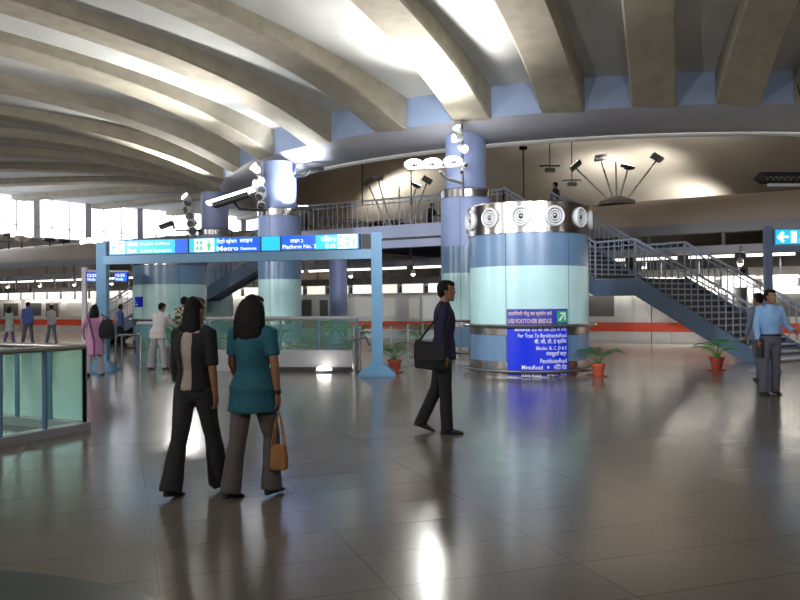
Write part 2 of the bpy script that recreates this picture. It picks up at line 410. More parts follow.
    # clothes
    if trousers is not None:
        b = MB(); g = .018; b.rings([ering((0, t[3] * s, pz + t[0] * s), (t[1] * W + .013) * s, (t[2] + .012) * s) for t in tors[:4]])
        for nm in 'RL':
            h, k, a, sa, pt = J[nm]
            b.tube([h + Vector((0, 0, .04 * s)), h + (k - h) * .35, h + (k - h) * .75, k, k + (a - k) * .35, k + (a - k) * .75, a + (a - k).normalized() * .015 * s, a + (a - k).normalized() * .045 * s],
                   [.100 * s, .095 * s, .080 * s, .073 * s, .074 * s * (1 + (bell - 1) * .35), .074 * s * (1 + (bell - 1) * .75), .074 * s * bell, .074 * s * bell], 16)
        remesh('trousers', b, trousers, body, .011, 3, .007, x)
    for nm, sg in (('R', 1), ('L', -1)):
        h, k, a, sa, pt = J[nm]; fr = Matrix.Rotation(R_(-pt), 3, 'X'); b = MB(); rs = []
        for yy, wq, hq in ((-.075, .022, .03), (-.06, .034, .062), (-.01, .038, .075), (.06, .042, .058), (.12, .046, .04), (.17, .036, .03), (.19, .014, .018)):
            rs.append([a + fr @ (Vector((wq * math.cos(2 * PI * q / 14), yy, -.085 + hq * (.5 + .5 * math.sin(2 * PI * q / 14)) * 1.15)) * s) for q in range(14)])
        b.rings(rs); build('shoe', b, shoes or M['dark'], body, True)
    if top is not None:
        b = MB(); z0 = (hem - .92) if not tuck else .06
        torso(b, .020 if not tuck else .022, z0, .553, flare)
        fr_ = {'long': 1.0, 'elbow': .55, 'short': .38, 'none': 0}[sleeve]
        for nm in 'rl':
            sh, el, wr_, hdv = J[nm]
            if fr_ == 0: continue
            path = [sh + (n_c - sh) * .3 + Vector((0, 0, -.015)), sh, sh + (el - sh) * .5, el, el + (wr_ - el) * .5, el + (wr_ - el) * .93]; rad = [.062, .066, .060, .053, .048, .040]
            kq = {1.0: 6, .55: 4, .38: 3}[fr_]; path, rad = path[:kq], rad[:kq]
            if fr_ == .38: path[-1] = sh + (el - sh) * .72
            b.tube(path, [q * s for q in rad], 14)
        if collar: b.tube([n_c + Vector((0, 0, -.03 * s)), n_c + Vector((0, .004, .025 * s))], [.078 * s, .064 * s], 16)
        remesh('top' if female else 'shirt', b, top, body, .011, 3, .008, x + 5)
    if belt: b = MB(); b.rings([ering((0, 0, pz + q * s), (.165 * W + .012) * s, .132 * s, 24) for q in (.055, .09)]); build('belt', b, belt, body, True)
    T.J = J; T.s = s; T.pz = pz; T.body = body; T.S = S; T.n_c = n_c; T.Hp = Hp
    return T
def world_of(T, p): return T.mx @ Vector(p)
def worn(T, name, mb, m, smooth=True): return build(name, mb, m, T.body, smooth)

def plaid():
    m = bpy.data.materials.new('plaid_cloth'); m.use_nodes = True; nt = m.node_tree; N = nt.nodes; L = nt.links; b = N['Principled BSDF']; b.inputs['Roughness'].default_value = .85
    tc = N.new('ShaderNodeTexCoord'); mp = N.new('ShaderNodeMapping'); mp.inputs['Location'].default_value = (.013, .013, .013); ck = N.new('ShaderNodeTexChecker'); ck.inputs['Scale'].default_value = 14
    ck.inputs['Color1'].default_value = (.55, .55, .38, 1); ck.inputs['Color2'].default_value = (.03, .04, .035, 1)
    L.new(tc.outputs['Object'], mp.inputs[0]); L.new(mp.outputs[0], ck.inputs['Vector']); L.new(ck.outputs['Color'], b.inputs['Base Color']); return m

blk = cloth('black', (.012, .012, .015)); blk2 = cloth('charcoal', (.025, .024, .03)); teal = cloth('teal', (.012, .105, .150)); greyc = cloth('grey', (.115, .10, .10)); beige = cloth('beige', (.42, .34, .30))
navy = cloth('navy', (.016, .016, .060)); ltblue = cloth('light_blue', (.26, .47, .80)); slate = cloth('slate', (.14, .14, .19)); pink = cloth('pink', (.60, .30, .52)); paleg = cloth('pale_grey', (.50, .48, .55))
white = cloth('white', (.70, .68, .70)); blue = cloth('mid_blue', (.10, .15, .48)); bluegrey = cloth('blue_grey', (.22, .26, .36)); mintc = cloth('pale_mint', (.50, .60, .58)); dskin = M['dark']

# the two women walking away
P = person('woman walking away in black waistcoat over a beige top and flared black trousers', -1.64, 6.38, (.34, .94), 1.575, female=True, legs=((17, 1, 4), (-10, 3, 4)), arms=((-6, 10, 12), (2, 6, 10)), lean=-1, head=(8, 4), vox=.005,
           top=beige, hem=.93, sleeve='none', trousers=blk2, bell=1.38, hair=(.086, .36, .06), shoes=blk, collar=False, width=.96)
# open black waistcoat: two side panels leaving the beige back strip
def vest(P, m, a_lo, a_hi):
    s, pz, S = P.s, P.pz, P.S
    tz = [(.02, .150, .125), (.10, .150, .112), (.19, .130, .100), (.29, .150, .118), (.39, .170, .122), (.47, .172, .106), (.515, .130, .085)]
    for sg in (-1, 1):
        rs = []
        for q, rx, ry in tz:
            lo, hi = R_(a_lo), R_(a_hi); ring = []
            for rad in (.030, .022):
                seq = [lo + (hi - lo) * i / 10 for i in range(11)]
                if rad == .022: seq = seq[::-1]
                ring += [S((sg * (rx * .95 + rad) * s * math.sin(a), -(ry + rad) * s * math.cos(a), pz + q * s)) for a in seq]
            rs.append(ring)
        b = MB(); b.rings(rs); worn(P, 'waistcoat_side', b, m)
vest(P, blk, 20, 165)
b = MB(); sh, el, wr_, _ = P.J['l']
b.tube([sh + (P.n_c - sh) * .4, sh, sh + (el - sh) * .5, el, el + (wr_ - el) * .6], [.06, .064, .056, .05, .044], 14); remesh('dark_sleeve', b, blk, P.body, .011, 3, .006)
b = MB(); sh, el, wr_, _ = P.J['r']; b.tube([sh + (P.n_c - sh) * .4, sh, sh + (el - sh) * .5, el], [.06, .064, .056, .05], 14); remesh('dark_sleeve', b, blk, P.body, .011, 3, .006)

P = person('woman walking away in a short-sleeved teal tunic and grey trousers, thick dark hair', -1.16, 6.28, (.40, .92), 1.585, female=True, legs=((17, 2, 20), (-9, 3, 3)), arms=((-2, 11, 6), (8, 12, 26)), head=(10, 3), vox=.005,
           top=teal, hem=.74, sleeve='short', flare=.35, trousers=greyc, bell=1.22, hair=(.140, .34, .085), shoes=blk, collar=False, width=1.08)
_, el, wr_, hdv = P.J['r']
b = MB(); d = (wr_ - el).normalized(); b.tube([wr_ - d * .035, wr_ - d * .005], [.031, .030], 14); worn(P, 'wrist_watch', b, M['dark'])
hp = world_of(P, wr_ + hdv * .12)
T = Thing('handbag', 'small tan handbag hanging by its straps from the teal-clad woman\'s hand', 'bag', hp + Vector((.0, .0, -.46)))
tan = cloth('tan', (.36, .16, .055)); b = MB(); ux = Vector((.92, -.38, 0)); uy = Vector((.38, .92, 0)); rs = []
for zq, wq, dq in ((-.46, .065, .036), (-.45, .075, .044), (-.38, .078, .042), (-.29, .066, .03), (-.27, .06, .025)):
    rs.append([hp + ux * wq * max(-.9, min(.9, 1.25 * math.cos(2 * PI * k / 20))) + uy * dq * math.sin(2 * PI * k / 20) + Vector((0, 0, zq)) for k in range(20)])
b.rings(rs); T.part('bag_body', b, tan, smooth=True)
for sg in (-1, 1): b = MB(); b.tube([hp + ux * .055 + uy * .02 * sg + Vector((0, 0, -.28)), hp + ux * .03 + uy * .012 * sg + Vector((0, 0, -.12)), hp + Vector((0, 0, -.0)), hp - ux * .03 + uy * .012 * sg + Vector((0, 0, -.12)), hp - ux * .055 + uy * .02 * sg + Vector((0, 0, -.28))], .006, 8); T.part('strap', b, tan)

# man in navy walking to the right with a black shoulder bag
P = person('man in a navy shirt and black trousers walking past, seen from the side', .50, 9.38, (1, -.06), 1.78, legs=((3, 1, 1), (-11, 1, 14)), arms=((-7, 6, 14), (-4, 8, 12)), head=(0, 2), vox=.0055, top=navy, hem=.84, trousers=blk, bell=.98, hair='short', shoes=M['dark'], lean=2)
bc = Vector((.335, 9.12, .93)); T = Thing('shoulder_bag', 'black shoulder bag hanging behind the navy-shirted man\'s hip', 'bag', bc + Vector((0, 0, -.16)))
b = MB(); rs = []
for zq, wq, dq in ((-.165, .17, .05), (-.15, .19, .065), (.0, .20, .075), (.10, .19, .06), (.15, .175, .035)): rs.append([bc + Vector((wq * max(-.92, min(.92, 1.3 * math.cos(2 * PI * k / 24))), dq * math.sin(2 * PI * k / 24), zq - .03 * math.cos(2 * PI * k / 24))) for k in range(24)])
b.rings(rs); T.part('bag_body', b, blk, smooth=True)
b = MB(); b.obox(bc + Vector((0, -.072, .03)), (.16, 0, 0), (0, .012, 0), (0, 0, .085)); T.part('front_flap', b, blk2)
shp = world_of(P, P.J['r'][0]); b = MB(); b.tube([bc + Vector((-.15, 0, .12)), shp + Vector((-.09, -.03, -.12)), shp + Vector((-.02, .0, .075)), shp + Vector((.06, -.05, -.1)), bc + Vector((.16, 0, .12))], .012, 8); T.part('strap', b, blk)

# man facing us on the right, and the one behind him
P = person('man in a light blue shirt and grey trousers facing the camera by the stairs', 5.98, 12.95, (.10, -1), 1.70, legs=((3, 4, 2), (-5, 4, 2)), arms=((2, 10, 14), (6, 16, 62)), head=(-22, 3), vox=.006, top=ltblue, tuck=True, trousers=slate, bell=1.08, hair='short', shoes=M['dark'], belt=M['dark'], width=1.06)
hp = world_of(P, P.J['r'][2] + P.J['r'][3] * .1)
T = Thing('document_case', 'slim dark case held down in the light blue shirted man\'s hand', 'case', hp + Vector((0, 0, -.2)))
b = MB(); b.obox(hp + Vector((.03, .03, -.03)), (.02, .01, 0), (-.03, .045, 0), (0, 0, .15)); T.part('case_body', b, M['dark']); b = MB(); b.tube([hp + Vector((-.0, .08, .13)), hp + Vector((.0, .05, .17)), hp + Vector((.02, -.02, .13))], .008, 6); T.part('grip', b, M['dark'])
person('man in a grey-blue shirt half hidden behind the light blue shirted man', 6.82, 15.2, (-.3, .95), 1.68, legs=((10, 2, 4), (-10, 2, 8)), vox=.008, top=bluegrey, hem=.82, trousers=slate, hair='short')

# by the barriers
P = person('woman in a pink tunic and pale loose trousers walking off, dark shoulder bag', -6.72, 17.6, (-.1, 1), 1.56, female=True, legs=((9, 3, 3), (-8, 3, 10)), arms=((-8, 8, 14), (8, 26, 30)), head=(0, 0), vox=.008, top=pink, hem=.52, sleeve='long', flare=.5, trousers=paleg, bell=1.25, hair=(.11, .26, .08), shoes=M['dark'], collar=False)
sh = P.J['r'][0]; b = MB(); c0 = P.S((0, -.11, P.pz + .5)); b.tube([P.S((-.12, -.13, P.pz + .50)), P.S((-.05, -.16, P.pz + .25)), P.S((.03, -.17, P.pz - .05)), P.S((.04, -.20, P.pz - .36))], [.05, .055, .06, .07], 10, ry=[.012, .012, .012, .012]); worn(P, 'dupatta', b, cloth('rose', (.42, .16, .36)))
bc = world_of(P, P.S((.27, -.05, P.pz + .22))); T = Thing('shoulder_bag', 'big dark shoulder bag at the pink-clad woman\'s side', 'bag', bc + Vector((0, 0, -.2)))
b = MB(); rs = []
for zq, wq, dq in ((-.23, .15, .06), (-.20, .18, .08), (0, .17, .09), (.14, .13, .06), (.19, .10, .03)): rs.append([bc + Vector((wq * max(-.9, min(.9, 1.25 * math.cos(2 * PI * k / 20))), dq * math.sin(2 * PI * k / 20), zq)) for k in range(20)])
b.rings(rs); T.part('bag_body', b, blk, smooth=True)
shp = world_of(P, P.J['r'][0]); b = MB(); b.tube([bc + Vector((-.08, 0, .16)), shp + Vector((-.01, 0, .075)), bc + Vector((.08, .02, .16))], .012, 8); T.part('strap', b, blk)
person('man in a loose white shirt and grey trousers bending over the barrier', -5.80, 19.15, (.35, .95), 1.62, legs=((6, 5, 3), (-6, 6, 6)), arms=((30, 10, 40), (20, 14, 30)), lean=17, head=(15, 22), vox=.008, top=white, hem=.80, trousers=paleg, hair='short', width=1.1)
person('man in a black and cream checked shirt standing next to the bending man', -5.33, 19.68, (.2, 1), 1.74, legs=((6, 3, 3), (-6, 3, 6)), arms=((20, 8, 40), (10, 8, 30)), lean=4, head=(20, 10), vox=.008, top=plaid(), hem=.84, trousers=blk2, hair='short')
# far platform
person('woman with dark hair in a pale mint dress walking towards the train', -16.6, 34.0, (.3, 1), 1.55, female=True, legs=((9, 2, 3), (-9, 2, 8)), vox=.010, top=mintc, hem=.55, flare=.5, trousers=cloth('violet', (.18, .12, .35)), hair=(.10, .24, .08), collar=False)
person('man in a blue shirt and dark trousers walking towards the train', -15.5, 33.3, (.2, 1), 1.74, legs=((12, 2, 3), (-9, 2, 8)), vox=.010, top=blue, hem=.84, trousers=slate, hair='short', width=1.1)
person('man in a white shirt and pale jeans nearest the train', -14.9, 34.2, (.4, 1), 1.62, legs=((10, 2, 3), (-9, 2, 8)), vox=.010, top=white, hem=.82, trousers=bluegrey, hair='short', width=1.05)
person('person in a white top mostly hidden by the blue gantry post', -11.05, 29.2, (.4, 1), 1.66, vox=.010, top=white, hem=.84, trousers=bluegrey, hair='short')
person('person in blue at the foot of the far stair', -10.7, 30.6, (.8, .6), 1.6, vox=.010, top=blue, hem=.84, trousers=blk2, hair='short')
# up on the bridge
person('man in dark clothes standing on the footbridge above the fan drum', 5.95, 30.35, (-.75, .5), 1.70, z=ZD, vox=.008, top=blk2, hem=.84, trousers=blk, hair='short', head=(0, 4))
person('person in black stooping at the bridge railing', 1.36, 36.0, (.8, -.6), 1.66, z=ZD, vox=.010, top=blk, hem=.80, trousers=blk2, hair='short', lean=14, head=(0, 18), arms=((30, 10, 50), (30, 10, 50)))
# ------------------------------------------------------------------ the hall: a ring beam, a shallow dome inside it, radial ribs outside it
CX, CY, RR = 9.5, 39.0, 17.8
RO = 44.0
U = Vector((.85, -.527, 0)); V = Vector((.527, .85, 0))        # along the track / across it
def uv(u, v, z=0.0): return U * u + V * v + Vector((0, 0, z))
def zb(s): return 6.72 + 2.4 * (1 - math.exp(-s / 4.7)) + .02 * s
def rib_depth(s): return .34 + .56 * math.exp(-s / 2.6)
def polar(r, deg, z=0.0): return Vector((CX + r * math.cos(R_(deg)), CY + r * math.sin(R_(deg)), z))
VE = 30.35                                                     # platform edge

fl = MB(); fl.add([uv(-75, VE), uv(45, VE), uv(45, -60), uv(-75, -60)], [(0, 3, 2, 1)])
fl.add([uv(-75, VE), uv(45, VE), uv(45, VE, -1.2), uv(-75, VE, -1.2)], [(0, 1, 2, 3)])
fl.add([uv(-75, 40.1), uv(45, 40.1), uv(45, 100), uv(-75, 100)], [(0, 1, 2, 3)])
floor = struct('floor', fl, M['floor'])
tb = MB(); tb.add([uv(-75, VE, -1.2), uv(45, VE, -1.2), uv(45, 41, -1.2), uv(-75, 41, -1.2)], [(0, 1, 2, 3)])
struct('floor_trackbed', tb, M['dark'])
wb = MB(); wb.obox(uv(-15, 40.2, 2.3), U * 60, V * .2, (0, 0, 3.6)); struct('wall_back', wb, M['wall'])
ds = MB(); ds.prism([(-2.75 + 2.47 * math.cos(2 * PI * k / 64), 2.15 + 2.47 * math.sin(2 * PI * k / 64)) for k in range(64)], -.02, .004)
struct('floor_inlay', ds, M['dark_stone'])

rb = MB(); rb.lathe((CX, CY), [(17.8, 7.8), (17.8, 6.78), (16.2, 6.78), (16.2, 7.8)], 144, closed_prof=True)
struct('ring_beam', rb, M['ring'], True)
rb = MB(); rb.lathe((CX, CY), [(17.8, 6.78), (17.72, 6.68), (17.55, 6.54), (17.3, 6.42), (16.9, 6.34), (16.4, 6.33), (16.2, 6.5), (16.2, 6.78)], 144, closed_prof=True); struct('ring_beam', rb, M['soffit'], True)
RS = 29.4
dm = MB(); prof = []
for i in range(25):
    r = 16.5 * i / 24; prof.append((max(r, .01), 11.25 - (RS - math.sqrt(RS * RS - r * r))))
dm.lathe((CX, CY), prof, 96); struct('ceiling_dome', dm, M['dome'], True)
sl = MB(); prof = [(RR - .1 + s, zb(s) + rib_depth(s)) for s in [26.6 * (i / 26) ** 1.4 for i in range(27)]]
sl.lathe((CX, CY), prof + [(p[0], p[1] + .3) for p in reversed(prof)], 120, closed_prof=True); struct('ceiling', sl, M['slab'], True)
RIBS = [(-84.9, -94.0), (-91.6, -101.5), (-98.6, -109.0), (-106.3, -113.5), (-114.6, -119.5), (-123.2, -136.0), (-132.8, -139.6), (-142.9, -141.5), (-152.6, -151.0), (-162.4, -161.5), (-172.0, -172.0), (-181.8, -182.0), (-191.2, -191.5), (-200.4, -200.4), (-209.4, -209.4), (-218.4, -218.4), (-227.4, -227.4), (-236.4, -236.4), (-245.4, -245.4)] + [(-77.6 + 9 * i, -77.6 + 9 * i - max(0, 6 - 2.5 * i)) for i in range(12)]
for a, ph in RIBS:
    b = MB(); er = Vector((math.cos(R_(ph)), math.sin(R_(ph)), 0)); et = Vector((-er.y, er.x, 0)); rs = []; start = polar(RR, a); cc = Vector((CX, CY, 0))
    for i in range(37):
        s = -.12 + 28.5 * (i / 36) ** 1.3; c = start + er * s; rad = (c - cc).length
        if rad > RO + .2: break
        sr = max(0, rad - RR + .1); z0 = zb(max(s, 0)); z1 = zb(sr) + rib_depth(sr) + .08; w = .58
        rs.append([c + et * w + Vector((0, 0, z1)), c + et * w + Vector((0, 0, z0 + .05)), c + et * (w - .05) + Vector((0, 0, z0)), c - et * (w - .05) + Vector((0, 0, z0)), c - et * w + Vector((0, 0, z0 + .05)), c - et * w + Vector((0, 0, z1))])
    b.rings(rs); struct('ceiling_beam', b, M['concrete'], True)

def far_hit(px, R=RO):
    m = (px - 400) / 800; a = 1 + m * m; bq = -2 * (m * CX + CY); c = CX * CX + CY * CY - R * R
    t = (-bq + math.sqrt(bq * bq - 4 * a * c)) / (2 * a); return math.degrees(math.atan2(t - CY, m * t - CX))
PIER = [far_hit(p) for p in (-190, -135, -78, -20, 35, 87, 139, 191, 243, 295)]
PIER = [p % 360 for p in PIER]
wa0, wa1 = PIER[-1], PIER[0]
wo = MB(); wo.lathe((CX, CY), [(RO, -1.3), (RO, 6.85), (RO + .4, 6.85), (RO + .4, -1.3)], 120, closed_prof=True)
wo.lathe((CX, CY), [(RO, 6.85), (RO, 11.4), (RO + .4, 11.4), (RO + .4, 6.85)], 96, R_(wa1), R_(wa0 + 360), closed_prof=True)
struct('wall_outer', wo, M['wall'], True)
for i in range(len(PIER) - 1):
    a1, a0 = PIER[i], PIER[i + 1]
    if i == 0:
        p = MB(); p.lathe((CX, CY), [(RO - .3, 6.85), (RO - .3, 11.3), (RO + .3, 11.3), (RO + .3, 6.85)], 2, R_(a1 - .35), R_(a1 + .35), True); struct('trim_1', p, M['mullion'])
    p = MB(); p.lathe((CX, CY), [(RO - .3, 6.85), (RO - .3, 11.3), (RO + .3, 11.3), (RO + .3, 6.85)], 2, R_(a0 - .35), R_(a0 + .35), True); struct('trim_%d' % (i + 2), p, M['mullion'])
    w = MB()
    w.lathe((CX, CY), [(RO, 6.85), (RO, 7.0), (RO + .12, 7.0), (RO + .12, 6.85)], 8, R_(a0 + .3), R_(a1 - .3), True)
    w.lathe((CX, CY), [(RO, 7.75), (RO, 7.83), (RO + .12, 7.83), (RO + .12, 7.75)], 8, R_(a0 + .3), R_(a1 - .3), True)
    for f in (1 / 3, 2 / 3):
        am = a0 + (a1 - a0) * f
        w.lathe((CX, CY), [(RO, 6.9), (RO, 11.0), (RO + .12, 11.0), (RO + .12, 6.9)], 1, R_(am - .06), R_(am + .06), True)
    wn = struct('window_%d' % (i + 1), w, M['mullion'])
    g = MB(); g.lathe((CX, CY), [(RO + .05, 6.95), (RO + .05, 11.1)], 8, R_(a0 + .3), R_(a1 - .3)); build('window_pane', g, M['pane'], wn)

# ------------------------------------------------------------------ the vault over the tracks
A2, B2 = Vector((-4, 32.0, 0)), Vector((3.6, 27.6, 0))
def vault(u0, u1):
    pr = [(VE + .05, 4.02), (VE + .05, 4.36)] + [(VE + .05 + 1.3 * (1 - math.cos(R_(q))), 4.4 + 1.02 * math.sin(R_(q))) for q in range(0, 91, 10)] + [(34, 5.62), (37, 5.78), (41, 5.85), (41, 6.1), (34, 5.8), (VE + .6, 5.2), (VE + .35, 4.6), (VE + .35, 4.02)]
    v = MB(); v.rings([[uv(u0, p[0], p[1]) for p in pr], [uv(u1, p[0], p[1]) for p in pr]]); return v
struct('ceiling_vault', vault(-54, -20.9), M['vault'], True)
struct('ceiling_vault', vault(-10.6, 28), M['vault'], True)
for i, (a, b_) in enumerate(((-54, -20.9), (-10.6, 28))):
    t = MB(); t.obox(uv((a + b_) / 2, VE - .02, 4.2), U * (b_ - a) / 2, V * .07, (0, 0, .18)); struct('trim_%d' % (30 + i), t, M['lip'])
# cable duct with strip lights along the platform edge
dk = Thing('cable_duct', 'long pale grey cable duct slung along the platform edge above the train', 'duct', uv(-14, 29.8, 3.25))
d = MB(); d.obox(uv(-15, 29.9, 3.37), U * 38, V * .4, (0, 0, .13)); dk.part('channel', d, M['lip'])
for k in range(27):
    u = -52 + k * 2.6
    h = MB(); h.beam(uv(u, 30.25, 3.48), uv(u, 30.25, 4.03), .12, .06); dk.part('hanger', h, M['grey'])
st = Thing('strip_light', 'glowing tube light in the dashed row under the pale duct', 'light', uv(-53, 29.62, 3.2), 0, 'strip lights under the duct')
b = MB(); b.obox(uv(-53, 29.62, 3.20), U * .78, V * .07, (0, 0, .04)); st.part('housing', b, M['grey'])
b = MB(); b.obox(uv(-53, 29.62, 3.12), U * .75, V * .06, (0, 0, .05)); st.part('tube', b, M['tube_emit'])
for k in range(1, 32): copy_thing(st.o, uv(-53 + 1.9 * k, 29.62, 3.2), 0)
pl = Thing('platform_lightbox', 'oblong warm backlit panel in the row hanging over the train side', 'light', uv(-53.5, 29.9, 2.2), 0, 'lit panels over the train')
b = MB(); b.obox(uv(-53.5, 29.92, 2.22), U * .56, V * .06, (0, 0, .22)); pl.part('housing', b, M['grey'])
b = MB(); b.obox(uv(-53.5, 29.85, 2.22), U * .52, V * .02, (0, 0, .19)); pl.part('lit_face', b, M['panel_emit'])
b = MB(); b.beam(uv(-53.5, 29.95, 2.35), uv(-53.5, 29.95, 3.235), .05, .05); pl.part('hanger', b, M['dark'])
for k in range(1, 44): copy_thing(pl.o, uv(-53.5 + 1.32 * k, 29.9, 2.2), 0)
pn = Thing('pendant_lamp', 'small bright bell lamp hanging below the strip lights', 'light', uv(-50, 29.3, 2.8), 0, 'pendant lamps above the platform')
b = MB(); b.tube([uv(-50, 29.3, 3.02), uv(-50, 29.3, 3.4)], .015, 6); b.beam(uv(-50, 29.3, 3.4), uv(-50, 29.495, 3.4), .03, .03); pn.part('rod', b, M['dark'])
b = MB(); b.lathe(uv(-50, 29.3), [(.02, 3.03), (.08, 2.98), (.12, 2.82), (.11, 2.82), (.07, 2.95)], 12); pn.part('shade', b, M['grey'])
b = MB(); b.ell(uv(-50, 29.3, 2.83), (.09, .09, .10)); pn.part('bulb', b, M['warm_emit'], smooth=True)
for k in range(1, 17): copy_thing(pn.o, uv(-50 + 3.25 * k, 29.3, 2.8), 0)

# ------------------------------------------------------------------ the train
def car(u0, label):
    T = Thing('train_car', label, 'train', uv(u0 + 10.4, 32, -1.0), 0, 'cars of the train')
    L = 20.8; v0 = 30.55
    pr = [(v0, -.9), (v0 - .05, .0), (v0 - .06, 1.2), (v0, 1.95), (v0 + .25, 2.35), (v0 + .8, 2.6), (v0 + 1.45, 2.68), (v0 + 2.1, 2.6), (v0 + 2.65, 2.35), (v0 + 2.9, 1.95), (v0 + 2.95, 0), (v0 + 2.9, -.9)]
    b = MB(); b.rings([[uv(u0, p[0], p[1]) for p in pr], [uv(u0 + L, p[0], p[1]) for p in pr]]); T.part('body', b, M['train'], smooth=True)
    b = MB(); b.obox(uv(u0 + L / 2, v0 + 1.45, 2.6), U * L / 2, V * 1.0, (0, 0, .16)); T.part('roof', b, M['train_dark'])
    b = MB(); b.obox(uv(u0 + L / 2, v0 + 1.45, 2.2), U * (L / 2), V * 1.42, (0, 0, .14)); T.part('cornice', b, M['train_dark'])
    b = MB(); b.obox(uv(u0 + L / 2, v0 - .10, .60), U * L / 2, V * .02, (0, 0, .17)); T.part('red_stripe', b, M['train_red'])
    for k in range(4):
        uc = u0 + 2.9 + k * 5.0
        b = MB(); b.obox(uv(uc, v0 - .055, .95), U * .72, V * .03, (0, 0, .95)); dd = T.part('door', b, M['train'])
        for sg in (-1, 1):
            b = MB(); b.obox(uv(uc + sg * .36, v0 - .09, 1.35), U * .24, V * .01, (0, 0, .42)); T.part('door_window', b, M['train_lit'] if k % 2 else M['train_glass'], under=dd)
        b = MB(); b.obox(uv(uc, v0 - .09, .95), U * .012, V * .006, (0, 0, .95)); T.part('door_gap', b, M['seam'], under=dd)
    for k in range(5):
        uc = u0 + .45 + k * 5.0 if k else u0 + 1.0
        if k == 4: uc = u0 + L - 1.0
        wdt = .85 if k in (0, 4) else 1.2
        uc = uc if k in (0, 4) else u0 + .4 + k * 5.0
        b = MB(); b.obox(uv(uc, v0 - .065, 1.4), U * wdt * .9, V * .02, (0, 0, .40)); T.part('window', b, M['train_lit'] if k in (1, 2) else M['train_glass'])
    return T
car(-4.5, 'silver train car with red stripe behind the stairs and the foremost drum')
car(-25.7, 'silver train car with red stripe passing under the footbridge')
car(-68.1, 'silver train car at the very far end of the train, cut by the picture edge')
car(-46.9, 'silver train car with red stripe behind the people walking far off')

# ------------------------------------------------------------------ footbridge and stairs
def railing(T, p0, p1, n, h=1.05, mid=True, rm='rail', first=True):
    p0, p1 = Vector(p0), Vector(p1); zz = Vector((0, 0, 1))
    b = MB(); b.tube([p0 + zz * h, p1 + zz * h], .035, 8); T.part('handrail', b, M[rm], smooth=True)
    if mid: b = MB(); b.tube([p0 + zz * (h - .16), p1 + zz * (h - .16)], .02, 6); T.part('lower_rail', b, M[rm])
    for i in range(0 if first else 1, n + 1):
        p = p0 + (p1 - p0) * i / n; w = .026
        b = MB(); b.beam(p + zz * .02, p + zz * h, w, w) if i not in (0, n) else b.beam(p + zz * .0, p + zz * h, .05, .05)
        T.part('baluster' if i not in (0, n) else 'post', b, M[rm])
def flight(T, p, d, w, z0, n=13, rise=2.24 / 13, run=.313):
    """p near top corner; d horizontal direction down; w vector to the far side"""
    p, d, w = Vector(p), Vector(d), Vector(w)
    for i in range(n):
        z = z0 - rise * (i + 1); q = p + d * run * i
        b = MB(); b.extrude_poly([q + Vector((0, 0, z + .045)), q + d * (run + .03) + Vector((0, 0, z + .045)), q + d * (run + .03) + Vector((0, 0, z)), q + Vector((0, 0, z))], w)
        tr = T.part('tread', b, M['nosing'])
        b = MB(); b.extrude_poly([q + Vector((0, 0, z + .04)), q + Vector((0, 0, z + rise)), q + d * .02 + Vector((0, 0, z + rise)), q + d * .02 + Vector((0, 0, z + .04))], w)
        T.part('riser', b, M['riser'], under=tr)
    e = p + d * run * n; ze = z0 - rise * n
    for off in (-.05, 1.0):
        o = w * off if off > 0 else w.normalized() * -.06
        b = MB()
        pts = [p + o + Vector((0, 0, z0 + .08)), e + o + Vector((0, 0, ze + .06))]
        if ze < .3: pts += [e + o + Vector((0, 0, 0)), e - d * .75 + o]
        else: pts += [e + o + Vector((0, 0, ze - .5))]
        pts += [p + o + Vector((0, 0, z0 - .5))]
        b.extrude_poly(pts, w.normalized() * .06); T.part('stringer', b, M['stairblue'])
    b = MB(); zz = Vector((0, 0, 1))
    b.extrude_poly([p + zz * (z0 - .30), e + zz * max(ze - .30, .02), e + zz * max(ze - .36, .0), p + zz * (z0 - .36)], w); T.part('soffit', b, M['stairblue'])
    return e
def staircase(name, label, p, d, w, zt, run, land, nb):
    p, d, w = Vector(p), Vector(d).normalized(), Vector(w)
    T = Thing(name, label, 'staircase', p + d * 4)
    rise = 2.2 / 13; zz = Vector((0, 0, 1))
    e = flight(T, p, d, w, zt, 13, rise, run)
    zl = zt - 2.2; q = e + d * land; wn = w.normalized() * .06
    b = MB(); b.extrude_poly([e + zz * zl, q + zz * zl, q + zz * (zl - .5), e + zz * (zl - .5)], -wn); T.part('landing_fascia', b, M['stairblue']); b = MB(); b.extrude_poly([e + w + zz * zl, q + w + zz * zl, q + w + zz * (zl - .5), e + w + zz * (zl - .5)], wn); T.part('landing_fascia', b, M['stairblue'])
    b = MB(); b.extrude_poly([e + zz * (zl + .01), q + zz * (zl + .01), q + zz * (zl - .2), e + zz * (zl - .2)], w); T.part('landing', b, M['nosing'])
    g = flight(T, q, d, w, zl, 13, rise, run)
    for o in (Vector((0, 0, 0)), w):
        railing(T, p + o + zz * (zt + .08), e + o + zz * (zl + .08), nb)
        railing(T, e + o + zz * (zl + .08), q + o + zz * (zl + .08), max(4, nb // 3), first=False)
        railing(T, q + o + zz * (zl + .08), g + o + zz * .1, nb, first=False)
    return T
dR = Vector((.574, -.819, 0)); wR = Vector((.819, .574, 0)) * 2.3
staircase('staircase', 'grey-blue two-flight staircase running down beside the big fan drum', B2, dR, wR, ZD, .313, 1.5, 20)
staircase('staircase', 'grey-blue two-flight staircase running down behind the drum with the little blue plate', A2, (-1, .02, 0), Vector((0, 1, 0)) * 2.3, ZD, .29, 1.2, 17)
